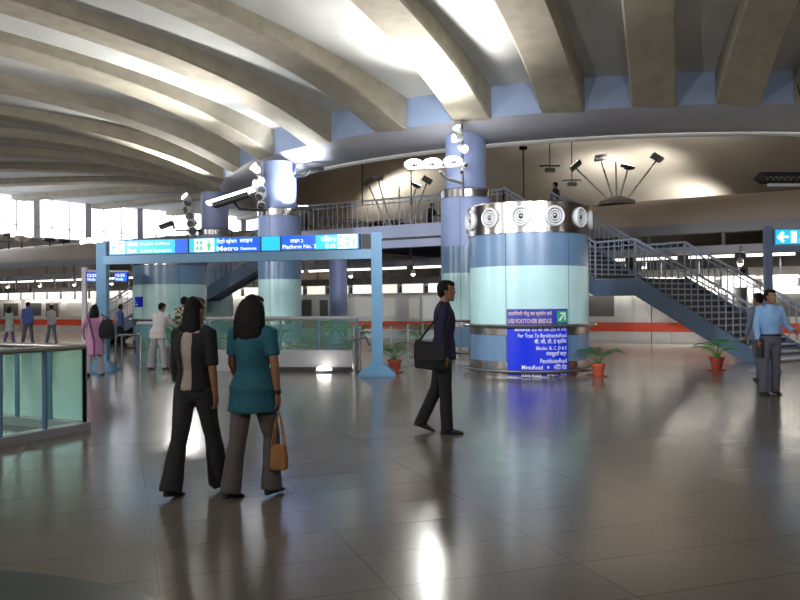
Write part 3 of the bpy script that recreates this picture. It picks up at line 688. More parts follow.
# the deck
Bc = B2 + wR; Ac = A2 + Vector((0, 2.3, 0))
def to_v(p, v): return p + V * (v - p.dot(V))
deck = [A2, B2, Bc, to_v(Bc, 39.9), to_v(Ac, 39.9), Ac]
T = Thing('footbridge', 'grey-blue footbridge crossing over the train with a picket railing', 'footbridge', (A2 + B2) / 2)
b = MB(); b.prism([(p.x, p.y) for p in deck], ZD - .35, ZD); T.part('deck', b, M['stairblue'])
n_ = (B2 - A2).cross(Vector((0, 0, 1))).normalized()
b = MB(); b.extrude_poly([A2 + Vector((0, 0, ZD - .42)), B2 + Vector((0, 0, ZD - .42)), B2 + Vector((0, 0, ZD + .05)), A2 + Vector((0, 0, ZD + .05))], n_ * .08); T.part('fascia', b, M['fascia'])
b = MB(); b.extrude_poly([A2 + Vector((0, 0, ZD - .78)), B2 + Vector((0, 0, ZD - .78)), B2 + Vector((0, 0, ZD - .5)), A2 + Vector((0, 0, ZD - .5))], -n_ * .3); T.part('edge_beam', b, M['fascia'])
zz = Vector((0, 0, ZD))
railing(T, A2 + zz, B2 + zz, 38); railing(T, Ac + zz, to_v(Ac, 39.9) + zz, 24); railing(T, Bc + zz, to_v(Bc, 39.9) + zz, 30)
for (x, y) in ((-2.45, 31.75), (3.2, 28.7)):
    c = MB(); c.lathe((x, y), [(.02, 0), (.36, 0), (.36, ZD - .34), (.02, ZD - .34)], 28)
    if x < 0: T.part('pier', c, M['lav'], smooth=True)
    else: T.part('pier', c, M['lav'], smooth=True)

# ------------------------------------------------------------------ columns under the ring beam
def ring_tube(mb, c, r, z, rad=.03, n=48, a0=0, a1=2 * PI):
    full = abs(a1 - a0 - 2 * PI) < 1e-6
    rs = []
    for i in range(n if full else n + 1):
        a = a0 + (a1 - a0) * i / n
        rs.append([(c[0] + (r + rad * math.cos(2 * PI * k / 8)) * math.cos(a), c[1] + (r + rad * math.cos(2 * PI * k / 8)) * math.sin(a), z + rad * math.sin(2 * PI * k / 8)) for k in range(8)])
    if full: rs.append(rs[0])
    mb.rings(rs, cap=not full); return mb
def clad(T, c, r, bands, nseam, a_s):
    for nm, z0, z1, mk in bands:
        b = MB(); rr = r + (.012 if mk == 'steel' else 0)
        b.lathe(c, [(.02, z0), (rr, z0), (rr, z1), (.02, z1)], 56); p = T.part(nm, b, M[mk], smooth=True)
        if mk != 'steel':
            for k in range(nseam):
                a = a_s + 2 * PI * k / nseam; b = MB()
                b.lathe(c, [(r - .002, z0 + .005), (r + .003, z0 + .005), (r + .003, z1 - .005), (r - .002, z1 - .005)], 1, a - .005 / r, a + .005 / r)
                T.part('panel_joint', b, M['seam'], under=p)
def ring_column(c, label):
    T = Thing('clad_column', label, 'column', (*c, 0))
    clad(T, c, .75, (('plinth_band', 0, .28, 'steel'), ('lower_band', .28, .86, 'steelblue'), ('guard_band', .86, 1.06, 'steel'), ('mint_cladding', 1.06, 2.42, 'mint'), ('blue_band', 2.42, 3.2, 'steelblue'), ('upper_cladding', 3.2, 4.62, 'lav')), 4, 4.4)
    b = MB(); b.lathe(c, [(.02, 4.62), (.78, 4.62), (.78, 4.84), (.66, 4.9), (.02, 4.9)], 40); T.part('steel_collar', b, M['steel'], smooth=True)
    b = MB(); b.lathe(c, [(.02, 4.8), (.60, 4.8), (.60, 6.5), (.02, 6.5)], 40); T.part('shaft', b, M['lav'], smooth=True)
    for z in (.06, .98):
        b = MB(); ring_tube(b, c, .86, z + .06); g = T.part('guard_rail', b, M['steel'], smooth=True)
        for k in range(6):
            a = 2 * PI * k / 6 + .3; b = MB(); b.beam((c[0] + .74 * math.cos(a), c[1] + .74 * math.sin(a), z + .06), (c[0] + .86 * math.cos(a), c[1] + .86 * math.sin(a), z + .06), .03, .03); T.part('bracket', b, M['steel'], under=g)
    return T
C2, C3, C4 = (1.98, 23.75), (-4.2, 28.0), (-8.15, 35.3)
ring_column(C2, 'slim clad column rising behind the big fan drum, three floodlights on its arm')
ring_column(C3, 'slim clad column behind the hanging direction signs, lit white on one side')
ring_column(C4, 'slim clad column standing behind the far stair flight')

def fan_drum(c, label, nozz=True):
    T = Thing('ventilation_drum', label, 'column', (*c, 0)); r = 1.29
    clad(T, c, r, (('plinth_band', 0, .32, 'steel'), ('lower_band', .32, .86, 'steelblue'), ('guard_band', .86, 1.08, 'steel'), ('mint_cladding', 1.08, 2.29, 'mint'), ('blue_band', 2.29, 2.97, 'steelblue')), 6, 0)
    b = MB(); b.lathe(c, [(.02, 2.97), (r + .03, 2.97), (r + .03, 3.60), (r - .02, 3.63), (.02, 3.63)], 64); sb = T.part('steel_crown', b, M['crown'], smooth=True)
    f = Vector((-c[0], -c[1], 0)).normalized(); right = Vector((-f.y, f.x, 0))
    base = math.atan2(f.y, f.x)
    for k in range(-3, 5):
        a = base + R_(-6 + 30 * k); er = Vector((math.cos(a), math.sin(a), 0)); o = Vector((c[0], c[1], 3.30)) + er * (r + .03)
        et = Vector((-er.y, er.x, 0)); ez = Vector((0, 0, 1))
        def ringp(rad, d, n=28): return [o + er * d + et * rad * math.cos(2 * PI * q / n) + ez * rad * math.sin(2 * PI * q / n) for q in range(n)]
        b = MB(); b.rings([ringp(.205, -.08), ringp(.212, .035), ringp(.19, .06), ringp(.165, .05), ringp(.165, -.06)], cap=False); nz = T.part('air_nozzle', b, M['white_paint'], smooth=True)
        b = MB(); b.rings([ringp(.165, -.04), ringp(.01, -.045)], cap=False); T.part('nozzle_throat', b, M['dark'], under=nz)
        b = MB()
        for (r0, d) in ((.135, .035), (.085, .035)): b.rings([ringp(r0, d - .05), ringp(r0 + .004, d), ringp(r0 - .022, d), ringp(r0 - .026, d - .05)], cap=False)
        T.part('nozzle_ring', b, M['white_paint'], under=nz, smooth=True)
        b = MB(); b.rings([ringp(.05, -.02), ringp(.048, .03), ringp(.02, .05), ringp(.003, .055)]); T.part('nozzle_hub', b, M['chrome'], under=nz, smooth=True)
    for z in (.125, 1.055):
        b = MB(); ring_tube(b, c, r + .14, z, .035, 72); g = T.part('guard_rail', b, M['steel'], smooth=True)
        for k in range(8):
            a = 2 * PI * k / 8 + .2; b = MB(); b.beam((c[0] + (r - .02) * math.cos(a), c[1] + (r - .02) * math.sin(a), z), (c[0] + (r + .14) * math.cos(a), c[1] + (r + .14) * math.sin(a), z), .04, .04); T.part('bracket', b, M['steel'], under=g)
    return T, f, right, r
D1 = (2.83, 17.6); D2 = (-8.35, 29.1)
_, F1, RT1, RD = fan_drum(D1, 'squat round ventilation drum ringed with chrome fan nozzles, carrying blue direction boards')
fan_drum(D2, 'round ventilation drum behind the people queuing, small blue plate on its mint panel')
# boards on the drum
def on_drum(c, f, rgt, a, r, z): return Vector((c[0], c[1], z)) + f * r * math.cos(a) + rgt * r * math.sin(a)
def drum_board(name, label, a0, a1, z0, z1, mk):
    T = Thing(name, label, 'sign', on_drum(D1, F1, RT1, (a0 + a1) / 2, RD + .03, z0))
    rs = []
    for i in range(17):
        a = a0 + (a1 - a0) * i / 16; rs.append([on_drum(D1, F1, RT1, a, q, z) for q, z in ((RD + .014, z0), (RD + .035, z0), (RD + .035, z1), (RD + .014, z1))])
    b = MB(); b.rings(rs); T.part('board', b, M[mk], smooth=True); return T
def drum_text(T, body, a, z, w, h, mk, right=False, name='lettering'):
    pts, fs, wd = text_flat(body, w, h, True); rr = RD + .039; off = -wd if right else 0
    b = MB(); b.add([on_drum(D1, F1, RT1, a + (p[0] + off) / rr, rr, z + p[1]) for p in pts], fs); T.part(name, b, M[mk])
aL, aR = R_(-19.5), R_(36.5)
def zat(y): return EYE + (304.05 - y) * 16.3 / 800
T = drum_board('direction_board', 'narrow indigo board on the drum reading use footover bridge, green arrow square at its end', aL, aR, zat(325.4), zat(309), 'board_indigo')
drum_text(T, 'उपरिगामी सेतु का प्रयोग करें', aL + .02, zat(316.6), .90, .115, 'letter_peach')
drum_text(T, 'USE FOOTOVER BRIDGE', aL + .02, zat(323.3), .90, .092, 'letter_peach')
g0 = R_(25.5); b = MB(); rs = []
for i in range(5): rs.append([on_drum(D1, F1, RT1, g0 + R_(10) * i / 4, q, z) for q, z in ((RD + .03, zat(322.8)), (RD + .039, zat(322.8)), (RD + .039, zat(311)), (RD + .03, zat(311)))])
b.rings(rs); ap = T.part('arrow_plate', b, M['arrow_green'])
def dp(x, y): return on_drum(D1, F1, RT1, g0 + R_(10) * x, RD + .042, zat(322.8) + (zat(311) - zat(322.8)) * y)
b = MB(); b.add([dp(.15, .2), dp(.28, .12), dp(.68, .62), dp(.58, .72)], [(0, 1, 2, 3)]); b.add([dp(.3, .85), dp(.85, .85), dp(.85, .2), dp(.72, .2), dp(.72, .72), dp(.3, .72)], [(0, 1, 2, 3, 4, 5)]); T.part('arrow', b, M['letter_white'], under=ap)
T = drum_board('direction_board', 'tall bright blue board on the drum listing trains and roads in white', aL, aR, .03, zat(328.2), 'board_blue')
ar = aR - .03
for body, y, w, h in (('बाराखम्बा रोड की ओर ट्रेन के लिए', 332.4, 1.10, .095), ('For Train To BarakhambaRoad', 337.6, 1.03, .08), ('बी, सी, डी, ई ब्लॉक', 344.8, .70, .125), ('Blocks- B, C, D & E', 350.6, .66, .085), ('पंचकुइयाँ मार्ग', 357.2, .46, .125), ('PanchkuianRoad', 363.2, .58, .09), ('मिंटो रोड', 369.6, .30, .11)):
    drum_text(T, body, ar, zat(y), w, h, 'letter_white', True)
drum_text(T, 'MintoRoad', aL + .23, zat(369.4), .42, .085, 'letter_white')
drum_text(T, '■', aL + .62, zat(368.6), .035, .05, 'letter_white')
drum_text(T, 'State Road', aL + .22, zat(376.6), .40, .07, 'letter_white'); drum_text(T, '■', aL + .62, zat(376.2), .03, .045, 'letter_white'); drum_text(T, 'स्टेट रोड', ar, zat(376.6), .40, .09, 'letter_white', True)
# small plate on the far drum
f2 = Vector((-D2[0], -D2[1], 0)).normalized(); r2 = Vector((-f2.y, f2.x, 0)); T = Thing('wall_plate', 'small square blue plate with white lines on the mint drum', 'sign', (D2[0], D2[1] - 1.3, 1.4))
rs = [[Vector((D2[0], D2[1], z)) + f2 * q * math.cos(a) + r2 * q * math.sin(a) for q, z in ((1.3, 1.5), (1.325, 1.5), (1.325, 1.86), (1.3, 1.86))] for a in [R_(-66 + 4 * i) for i in range(6)]]
b = MB(); b.rings(rs); T.part('board', b, M['board_blue'])
b = MB()
for z in (1.57, 1.66):
    rs = [[Vector((D2[0], D2[1], zq)) + f2 * 1.329 * math.cos(a) + r2 * 1.329 * math.sin(a) for zq in (z, z + .03)] for a in [R_(-64 + 4 * i) for i in range(2 if z > 1.6 else 3)]]; b.rings(rs, closed=False, cap=False)
T.part('marking', b, M['letter_white'])
# ------------------------------------------------------------------ backlit direction signs on their blue gantry
PL, PR = Vector((-6.98, 18.8, 0)), Vector((-.495, 17.2, 0))
dF = (PR - PL).normalized(); nF = Vector((dF.y, -dF.x, 0))      # nF faces the camera side
def on_gantry(px):
    m = (px - 400) / 800.0          # foot of the view line on the gantry line
    t = (m * PL.y - PL.x) / (dF.x - m * dF.y); return PL + dF * t
def post(T, p, w, h, ped, mk='frame'):
    b = MB(); b.box(p.x - w / 2, p.y - w / 2, 0, p.x + w / 2, p.y + w / 2, h); pp = T.part('post', b, M[mk])
    b = MB(); k, k2 = ped / 2, w / 2 + .03
    b.rings([[(p.x - k, p.y - k, 0), (p.x + k, p.y - k, 0), (p.x + k, p.y + k, 0), (p.x - k, p.y + k, 0)], [(p.x - k, p.y - k, .05), (p.x + k, p.y - k, .05), (p.x + k, p.y + k, .05), (p.x - k, p.y + k, .05)], [(p.x - k2, p.y - k2, .24), (p.x + k2, p.y - k2, .24), (p.x + k2, p.y + k2, .24), (p.x - k2, p.y + k2, .24)]])
    T.part('post_base', b, M[mk])
T = Thing('sign_gantry', 'sky-blue post and beam gantry carrying the row of backlit signs', 'gantry', (PL + PR) / 2)
post(T, PL, .23, 3.02, .62); post(T, PR, .23, 3.06, .78)
b = MB(); b.beam(PL + Vector((0, 0, 2.60)), PR + Vector((0, 0, 2.60)), .2, .2); T.part('beam', b, M['frame'])
b = MB(); q = on_gantry(363); b.beam(q + Vector((0, 0, 2.88)), PR + Vector((0, 0, 2.88)), .12, .3); T.part('end_bracket', b, M['dark'])
Z0, Z1 = 2.715, 3.05
def lightbox(x0, x1, label):
    a, c = on_gantry(x0), on_gantry(x1); m = (a + c) / 2; w = (c - a).length
    T = Thing('backlit_sign', label, 'sign', m + Vector((0, 0, Z0)), 0)
    b = MB(); b.obox(m + Vector((0, 0, (Z0 + Z1) / 2)), dF * w / 2, nF * .1, (0, 0, (Z1 - Z0) / 2)); T.part('housing', b, M['frame'])
    def plate(f0, f1, z0, z1, mk, name, off=.105, under=None):
        p = a + dF * w * (f0 + f1) / 2 + nF * off + Vector((0, 0, Z0 + (Z1 - Z0) * (z0 + z1) / 2))
        b = MB(); b.obox(p, dF * w * (f1 - f0) / 2, nF * .004, (0, 0, (Z1 - Z0) * (z1 - z0) / 2)); return T.part(name, b, M[mk], under=under)
    def words(f0, z0, body, wf, hf, mk='signwhite_emit', under=None):
        b = MB(); add_text(b, body, a + dF * w * f0 + nF * .116 + Vector((0, 0, Z0 + (Z1 - Z0) * z0)), dF, (0, 0, 1), wf * w, hf * (Z1 - Z0)); return T.part('lettering', b, M[mk], under=under)
    def icons(f0, f1, spec):
        p = plate(f0, f1, .06, .94, 'signwhite_emit', 'pictogram_plate', .11)
        n = len(spec)
        for i, s in enumerate(spec):
            g0 = f0 + (f1 - f0) * (i + .12) / n; g1 = f0 + (f1 - f0) * (i + .88) / n
            def P(x, y): return a + dF * w * (g0 + (g1 - g0) * x) + nF * .118 + Vector((0, 0, Z0 + (Z1 - Z0) * (.12 + .76 * y)))
            b = MB()
            if s == 'left': b.add([P(0, .5), P(.5, .95), P(.62, .83), P(.36, .6), P(1, .6), P(1, .4), P(.36, .4), P(.62, .17), P(.5, .05)], [(0, 1, 2, 3), (3, 4, 5, 6), (6, 7, 8, 0), (0, 3, 6)])
            if s == 'exit': b.add([P(.1, .05), P(.9, .05), P(.9, .95), P(.1, .95), P(.3, .2), P(.7, .2), P(.7, .8), P(.3, .8)], [(0, 1, 5, 4), (1, 2, 6, 5), (2, 3, 7, 6), (3, 0, 4, 7)]); b.add([P(.42, .4), P(.58, .4), P(.58, .62), P(.42, .62)], [(0, 1, 2, 3)])
            if s == 'man': b.add([P(.38, .75), P(.62, .75), P(.62, .95), P(.38, .95), P(.25, .3), P(.75, .3), P(.75, .7), P(.25, .7), P(.35, 0), P(.65, 0), P(.65, .3), P(.35, .3)], [(0, 1, 2, 3), (4, 5, 6, 7), (8, 9, 10, 11)])
            if s == 'dots':
                for xx in (.1, .6):
                    for yy in (.08, .55): b.add([P(xx, yy), P(xx + .34, yy), P(xx + .34, yy + .34), P(xx, yy + .34)], [(0, 1, 2, 3)])
            T.part('pictogram', b, M['signgreen_emit'], under=p)
    return T, plate, words, icons
T, pl_, wd_, ic_ = lightbox(112, 190.5, 'first backlit sign of the gantry, cyan with green arrow pictograms at its outer end')
pl_(0.01, .84, .05, .95, 'cyan_emit', 'lit_face'); pl_(.84, .99, .05, .95, 'blue_emit', 'blue_end'); ic_(.02, .20, ('left', 'exit'))
wd_(.23, .55, 'निकास', .15, .36); wd_(.40, .56, 'केन्द्रीय सचिवालय', .38, .24); wd_(.24, .12, 'Exit', .12, .30); wd_(.40, .12, 'Central Secretariat', .40, .24)
T, pl_, wd_, ic_ = lightbox(191.5, 262.5, 'second backlit sign of the gantry, blue with two pictograms on white')
pl_(0.01, .42, .05, .95, 'cyan_emit', 'lit_face'); pl_(.42, .99, .05, .95, 'blue_emit', 'blue_end'); ic_(.08, .36, ('dots', 'man'))
wd_(.40, .52, 'मेट्रो स्टेशन', .28, .38); wd_(.72, .58, 'लाइन', .18, .26); wd_(.40, .10, 'Metro', .30, .30); wd_(.73, .12, 'Stations', .22, .2)
T, pl_, wd_, ic_ = lightbox(263.5, 282.5, 'short blank cyan backlit sign in the middle of the gantry')
pl_(0.03, .97, .05, .95, 'cyan_emit', 'lit_face')
T, pl_, wd_, ic_ = lightbox(283.5, 360.5, 'last backlit sign of the gantry, blue with white pictograms next to its post')
pl_(0.01, .45, .05, .95, 'blue_emit', 'blue_end'); pl_(.45, .99, .05, .95, 'cyan_emit', 'lit_face'); ic_(.73, .98, ('exit', 'dots', 'man'))
wd_(.12, .48, 'लाइन 2', .17, .26); wd_(.02, .12, 'Platform No. 2', .44, .26); wd_(.52, .5, 'निकास', .2, .40); wd_(.58, .1, 'Exit', .13, .32)

# the second gantry, reaching out of the frame
P1, P2 = Vector((7.78, 16.9, 0)), Vector((12.2, 16.7, 0)); d2 = (P2 - P1).normalized(); n2 = Vector((d2.y, -d2.x, 0))
T = Thing('sign_gantry', 'slim blue-grey sign post behind the man in the light blue shirt', 'gantry', P1)
for p_ in (P1, P2): post(T, p_, .14, 3.1, .4, 'post_grey')
b = MB(); b.beam(P1 + Vector((0, 0, 2.62)), P2 + Vector((0, 0, 2.62)), .14, .12); T.part('beam', b, M['post_grey'])
T = Thing('backlit_sign', 'cyan backlit sign with a white arrow beside the slim post', 'sign', P1 + d2 * 1.2 + Vector((0, 0, 2.69)))
b = MB(); b.obox(P1 + d2 * 1.25 + Vector((0, 0, 2.87)), d2 * 1.15, n2 * .09, (0, 0, .17)); T.part('housing', b, M['frame'])
b = MB(); b.obox(P1 + d2 * 1.25 + n2 * .094 + Vector((0, 0, 2.87)), d2 * 1.12, n2 * .004, (0, 0, .15)); T.part('lit_face', b, M['cyan_emit'])
def Q(x, y): return P1 + d2 * (.12 + x) + n2 * .1 + Vector((0, 0, 2.72 + y))
b = MB(); b.add([Q(.03, .15), Q(.14, .27), Q(.19, .23), Q(.13, .175), Q(.27, .175), Q(.27, .125), Q(.13, .125), Q(.19, .07), Q(.14, .03)], [(0, 1, 2, 3), (3, 4, 5, 6), (6, 7, 8, 0), (0, 3, 6)]); T.part('arrow', b, M['signwhite_emit'])
b = MB(); b.add([Q(.32, .03), Q(.44, .03), Q(.44, .27), Q(.32, .27)], [(0, 1, 2, 3)]); p = T.part('pictogram_plate', b, M['signwhite_emit'])
b = MB(); add_text(b, 'निकास', Q(.5, .15), d2, (0, 0, 1), .5, .11); add_text(b, 'Exit', Q(.5, .03), d2, (0, 0, 1), .3, .09); T.part('lettering', b, M['signwhite_emit'])

# two hanging display screens near the slim pole
T = Thing('display_pole', 'thin dark pole holding two small blue displays over the far platform', 'pole', (ray(84.5, 27), 27, 0))
x = ray(84.5, 27)
b = MB(); b.box(x - .07, 26.93, 0, x + .07, 27.07, 2.85); T.part('pole', b, M['mullion'])
b = MB(); b.beam((x, 27, 2.74), (x + 1.5, 27, 2.70), .06, .06); T.part('arm', b, M['mullion'])
for (px0, px1, lb) in ((87, 100, 'small blue display beside the thin dark pole'), (115, 128, 'small blue display hanging between gantry post and round drum')):
    x0, x1 = ray(px0, 27), ray(px1, 27); T = Thing('display_screen', lb, 'display', ((x0 + x1) / 2, 27, 2.35))
    b = MB(); b.box(x0, 26.95, 2.35, x1, 27.1, 2.69); T.part('case', b, M['board_blue'])
    b = MB(); b.box(x0 + .02, 26.94, 2.37, x1 - .02, 26.95, 2.66); T.part('lit_face', b, M['blue_emit'])
    b = MB(); add_text(b, '12:35', (x0 + .05, 26.93, 2.53), (1, 0, 0), (0, 0, 1), .3, .09); add_text(b, 'Noida', (x0 + .05, 26.93, 2.40), (1, 0, 0), (0, 0, 1), .26, .09); T.part('lettering', b, M['signwhite_emit'])

# ------------------------------------------------------------------ floodlights
def look_rot(d): return Vector(d).normalized().to_track_quat('-Z', 'Y').to_euler()
def spot(name, p, tgt, watt, ang=90, blend=.8, col=(1, .96, .88), rad=.12):
    l = bpy.data.lights.new(name, 'SPOT'); l.energy = watt; l.spot_size = R_(ang); l.spot_blend = blend; l.color = col; l.shadow_soft_size = rad
    o = bpy.data.objects.new(name, l); COL.objects.link(o); o.location = p; o.rotation_euler = look_rot(Vector(tgt) - Vector(p)); return o
def can(T, p, d, r=.13, L=.3, name='spot_head', lit=True, under=None, mk='white_paint'):
    p, d = Vector(p), Vector(d).normalized()
    b = MB(); b.tube([p - d * L, p - d * L * .8, p - d * .05, p], [r * .45, r * .85, r, r * 1.05], 16); h = T.part(name, b, M[mk], smooth=True, under=under)
    b = MB(); b.tube([p, p + d * .012], [r * .92, r * .88], 16); T.part('lens', b, M['white_emit' if lit else 'chrome'], under=h); return h
def at(px, py, D):
    return Vector((ray(px, D), D, EYE + (308 - .0075 * px - py) * D / 800))
# mast on the column behind the drum
T = Thing('floodlight_mast', 'floodlight mast on the slim column behind the drum, three glowing bowls on its arm', 'floodlight', at(463, 192, 22.8))
b = MB(); b.tube([at(464, 196, 22.85), at(463, 120, 22.85)], .04, 8); T.part('mast', b, M['steel'])
b = MB(); b.beam(at(464, 180, 22.85), at(464, 180, 23.3), .06, .06); b.beam(at(463, 140, 22.85), at(463, 140, 23.3), .06, .06); T.part('wall_bracket', b, M['steel'])
b = MB(); b.tube([at(463, 183, 22.8), at(447, 178, 22.5), at(441, 171, 22.3)], .05, 8); b.beam(at(408, 169, 22.3), at(464, 166, 22.3), .08, .07); T.part('arm', b, M['grey'])
for (px, py) in ((415, 164), (433.5, 163), (454, 161)):
    c = at(px, py, 22.3); b = MB(); b.lathe(c, [(.05, c.z - .12), (.18, c.z - .10), (.26, c.z - .04), (.25, c.z - .03), (.15, c.z - .06)], 20); h = T.part('flood_bowl', b, M['steel'], smooth=True)
    b = MB(); b.ell(c + Vector((0, 0, .0)), (.27, .25, .14), nu=18); T.part('lens', b, M['white_emit'], under=h, smooth=True)
for (px, py, d) in ((458, 127, (-.5, -.6, .8)), (455, 138, (-1, -.5, -.1)), (466, 149, (.5, -.8, -.4)), (467, 165, (.5, -.8, -.3)), (463, 172, (-.3, -.9, -.3))):
    can(T, at(px, py, 22.7), d, .12 if py < 160 else .07, .30 if py < 160 else .16, lit=(py < 160))
# mast on the signed column
T = Thing('floodlight_mast', 'floodlight mast on the column above the blank cyan sign, tilted floodlight on a long arm', 'floodlight', at(262, 213, 27.2))
b = MB(); b.tube([at(263, 216, 27.3), at(262, 166, 27.3)], .045, 8); T.part('mast', b, M['steel'])
b = MB(); b.beam(at(263, 207, 27.3), at(268, 207, 27.9), .06, .06); b.beam(at(263, 175, 27.3), at(268, 175, 27.9), .06, .06); T.part('wall_bracket', b, M['steel'])
b = MB(); b.tube([at(264, 210, 27.2), at(240, 209, 26.8), at(234, 201, 26.6)], .05, 8); T.part('arm', b, M['dark'])
cF = at(232, 198, 26.5); axF = (at(255, 188, 26.5) - at(211, 202, 26.5)).normalized()
b = MB(); b.obox(cF + Vector((0, 0, -.06)), axF * .62, Vector((0, 1, 0)) * .25, axF.cross(Vector((0, 1, 0))) * -.07); h = T.part('flood_case', b, M['dark'])
upF = Vector((0, 1, 0)).cross(axF) * -1
if upF.z < 0: upF = -upF
b = MB(); b.obox(cF + upF * .06, axF * .8, Vector((0, 1, 0)) * .22, upF * .045); T.part('lens', b, M['white_emit'], under=h)
for (px, py, d) in ((254, 166, (-.6, -.5, .6)), (257, 179, (-.8, -.6, .2)), (255, 184, (-.9, -.5, .0)), (262, 190, (.2, -.9, -.2)), (260, 197, (-.4, -.7, -.5)), (262, 206, (.2, -.9, -.5))):
    can(T, at(px, py, 27.2), d, .15, .3, lit=(px < 256))
T = Thing('column_uplight', 'dark uplight on a short bracket washing the signed column white', 'floodlight', at(305, 209, 27.2))
b = MB(); b.obox(at(306, 208, 27.1), (.2, 0, 0), (0, .15, 0), (0, 0, .05)); h = T.part('case', b, M['dark'])
b = MB(); b.obox(at(304, 206.3, 27.1), (.16, 0, 0), (0, .11, 0), (0, 0, .012)); T.part('lens', b, M['white_emit'], under=h)
b = MB(); b.beam(at(304, 209, 27.1), at(296, 210, 27.6), .05, .05); T.part('bracket', b, M['dark'])
T = Thing('bracket_light', 'small dark bent light on the lit column just under the ring beam', 'floodlight', at(308, 172, 27.4))
b = MB(); b.tube([at(296, 176, 27.6), at(306, 175, 27.2), at(312, 170, 27.0), at(322, 170, 27.0)], .06, 8); T.part('arm', b, M['dark'])
b = MB(); b.obox(at(318, 169, 27.0), (.22, 0, .03), (0, .12, 0), (0, 0, .05)); T.part('lamp_case', b, M['dark'])
# mast on the far column, with a camera-like fixture on a thin arm
T = Thing('floodlight_mast', 'far floodlight mast beside the windows with a cluster of small spot heads', 'floodlight', at(190, 232, 34.5))
b = MB(); b.tube([at(192, 236, 34.5), at(187, 192, 34.5)], .06, 8); T.part('mast', b, M['steel'])
b = MB(); b.beam(at(188, 230, 34.5), at(203, 230, 35), .07, .07); T.part('wall_bracket', b, M['dark'])
for (px, py, d) in ((185, 196, (-.6, -.6, .6)), (188, 203, (.6, -.7, .2)), (186, 210, (-.7, -.7, -.1)), (190, 216, (.3, -.9, -.2)), (191, 224, (-.3, -.9, -.3)), (193, 231, (.3, -.9, -.3))): can(T, at(px, py, 34.4), d, .18, .36, lit=(py < 198))
T = Thing('arm_floodlight', 'small dark floodlight on a thin bent arm in front of the windows', 'floodlight', at(176, 230, 34.2))
b = MB(); b.tube([at(203, 230.5, 34.8), at(176, 230.5, 34.2), at(175, 227, 34.2), at(172, 224, 34.2)], .04, 6); T.part('arm', b, M['dark'])
b = MB(); c = at(167, 225, 34.2); b.obox(c, Vector((.27, 0, .10)), (0, .2, 0), Vector((-.03, 0, .08))); T.part('lamp_case', b, M['dark'])

# light trees standing on the vault
def light_tree(base, heads, label, lit):
    T = Thing('light_tree', label, 'floodlight', base)
    b = MB(); b.lathe(base, [(.02, base.z - .1), (.75, base.z - .1), (.7, base.z + .06), (.3, base.z + .22), (.02, base.z + .24)], 24); T.part('base', b, M['grey'], smooth=True)
    for i, (h, d) in enumerate(heads):
        p0 = base + Vector(((h.x - base.x) * .25, (h.y - base.y) * .2, .15))
        b = MB(); b.tube([p0, h], [.045, .03], 8); pole = T.part('pole', b, M['white_paint'])
        if d is None: continue
        dv = Vector(d).normalized(); s = dv.cross(Vector((0, 1, .2))).normalized(); w = s.cross(dv)
        b = MB(); b.obox(h + Vector((0, 0, .10)), s * .24, w * .16, dv * .07); b.beam(h - s * .15, h + s * .15, .05, .04); hd = T.part('lamp_head', b, M['grey'], under=pole)
        b = MB(); b.obox(h + Vector((0, 0, .10)) + dv * .075, s * .21, w * .13, dv * .006); T.part('lens', b, M['white_emit'], under=pole)
    return T
bs = at(618, 206, 32.5); bs.z = 5.60
light_tree(bs, [(at(577, 168, 31.6), (-.6, .3, .8)), (at(602, 160, 33), (-.1, .4, 1)), (at(617, 162, 32.5), None), (at(629, 169, 31.6), (.2, -.2, .9)), (at(658, 160, 32.6), (.5, .3, .9))], 'tree of white poles spreading from the vault with floodlights on top', True)
bs2 = at(400, 216, 37.5); bs2.z = 4.53
light_tree(bs2, [(at(369, 184, 36.8), (-.5, .3, .8)), (at(379, 180, 38), (-.1, .4, 1)), (at(400, 186, 37.5), None), (at(417, 187, 36.8), (.4, -.2, .9)), (at(428, 182, 38), (.5, .4, .9))], 'smaller spread of white poles with floodlights seen over the bridge railing', True)
for (px, y0, y1, D, lb) in ((363, 158, 205, 30, 'thin dark rod hanging from the dome over the bridge'), (412, 169, 205, 30, 'thin rod hanging below the glowing bowls'), (524.5, 148, 200, 27, 'thin rod with a tiny box on top above the drum')):
    T = Thing('hanging_rod', lb, 'pole', at(px, y1, D))
    zt = 11.2 - (RS - math.sqrt(max(1, RS * RS - (at(px, y0, D) - Vector((CX, CY, at(px, y0, D).z))).length ** 2)))
    top = at(px, y0, D); b = MB(); b.tube([at(px, y1, D), Vector((top.x, top.y, zt + .02 if zt > top.z else top.z))], .025, 6); T.part('rod', b, M['dark'])
    b = MB(); b.obox(top, (.12, 0, 0), (0, .1, 0), (0, 0, .05)); T.part('box', b, M['dark'])
for (px, py, D, lb) in ((551, 170, 30.0, 'small T-shaped lamp hanging near the man on the bridge'), (573, 184, 33.0, 'small T-shaped lamp hanging between the bridge man and the light tree')):
    T = Thing('hanging_lamp', lb, 'lamp', at(px, py, D)); c = at(px, py, D)
    rr = math.hypot(c.x - CX, c.y - CY); zt = 11.23 - (RS - math.sqrt(RS * RS - rr * rr))
    b = MB(); b.tube([c, (c.x, c.y, zt)], .02, 6); T.part('rod', b, M['dark'])
    b = MB(); b.obox(c, (.18, 0, 0), (0, .1, 0), (0, 0, .07)); b.obox(c + Vector((0, 0, .16)), (.38, 0, 0), (0, .05, 0), (0, 0, .025)); T.part('lamp_case', b, M['grey'])
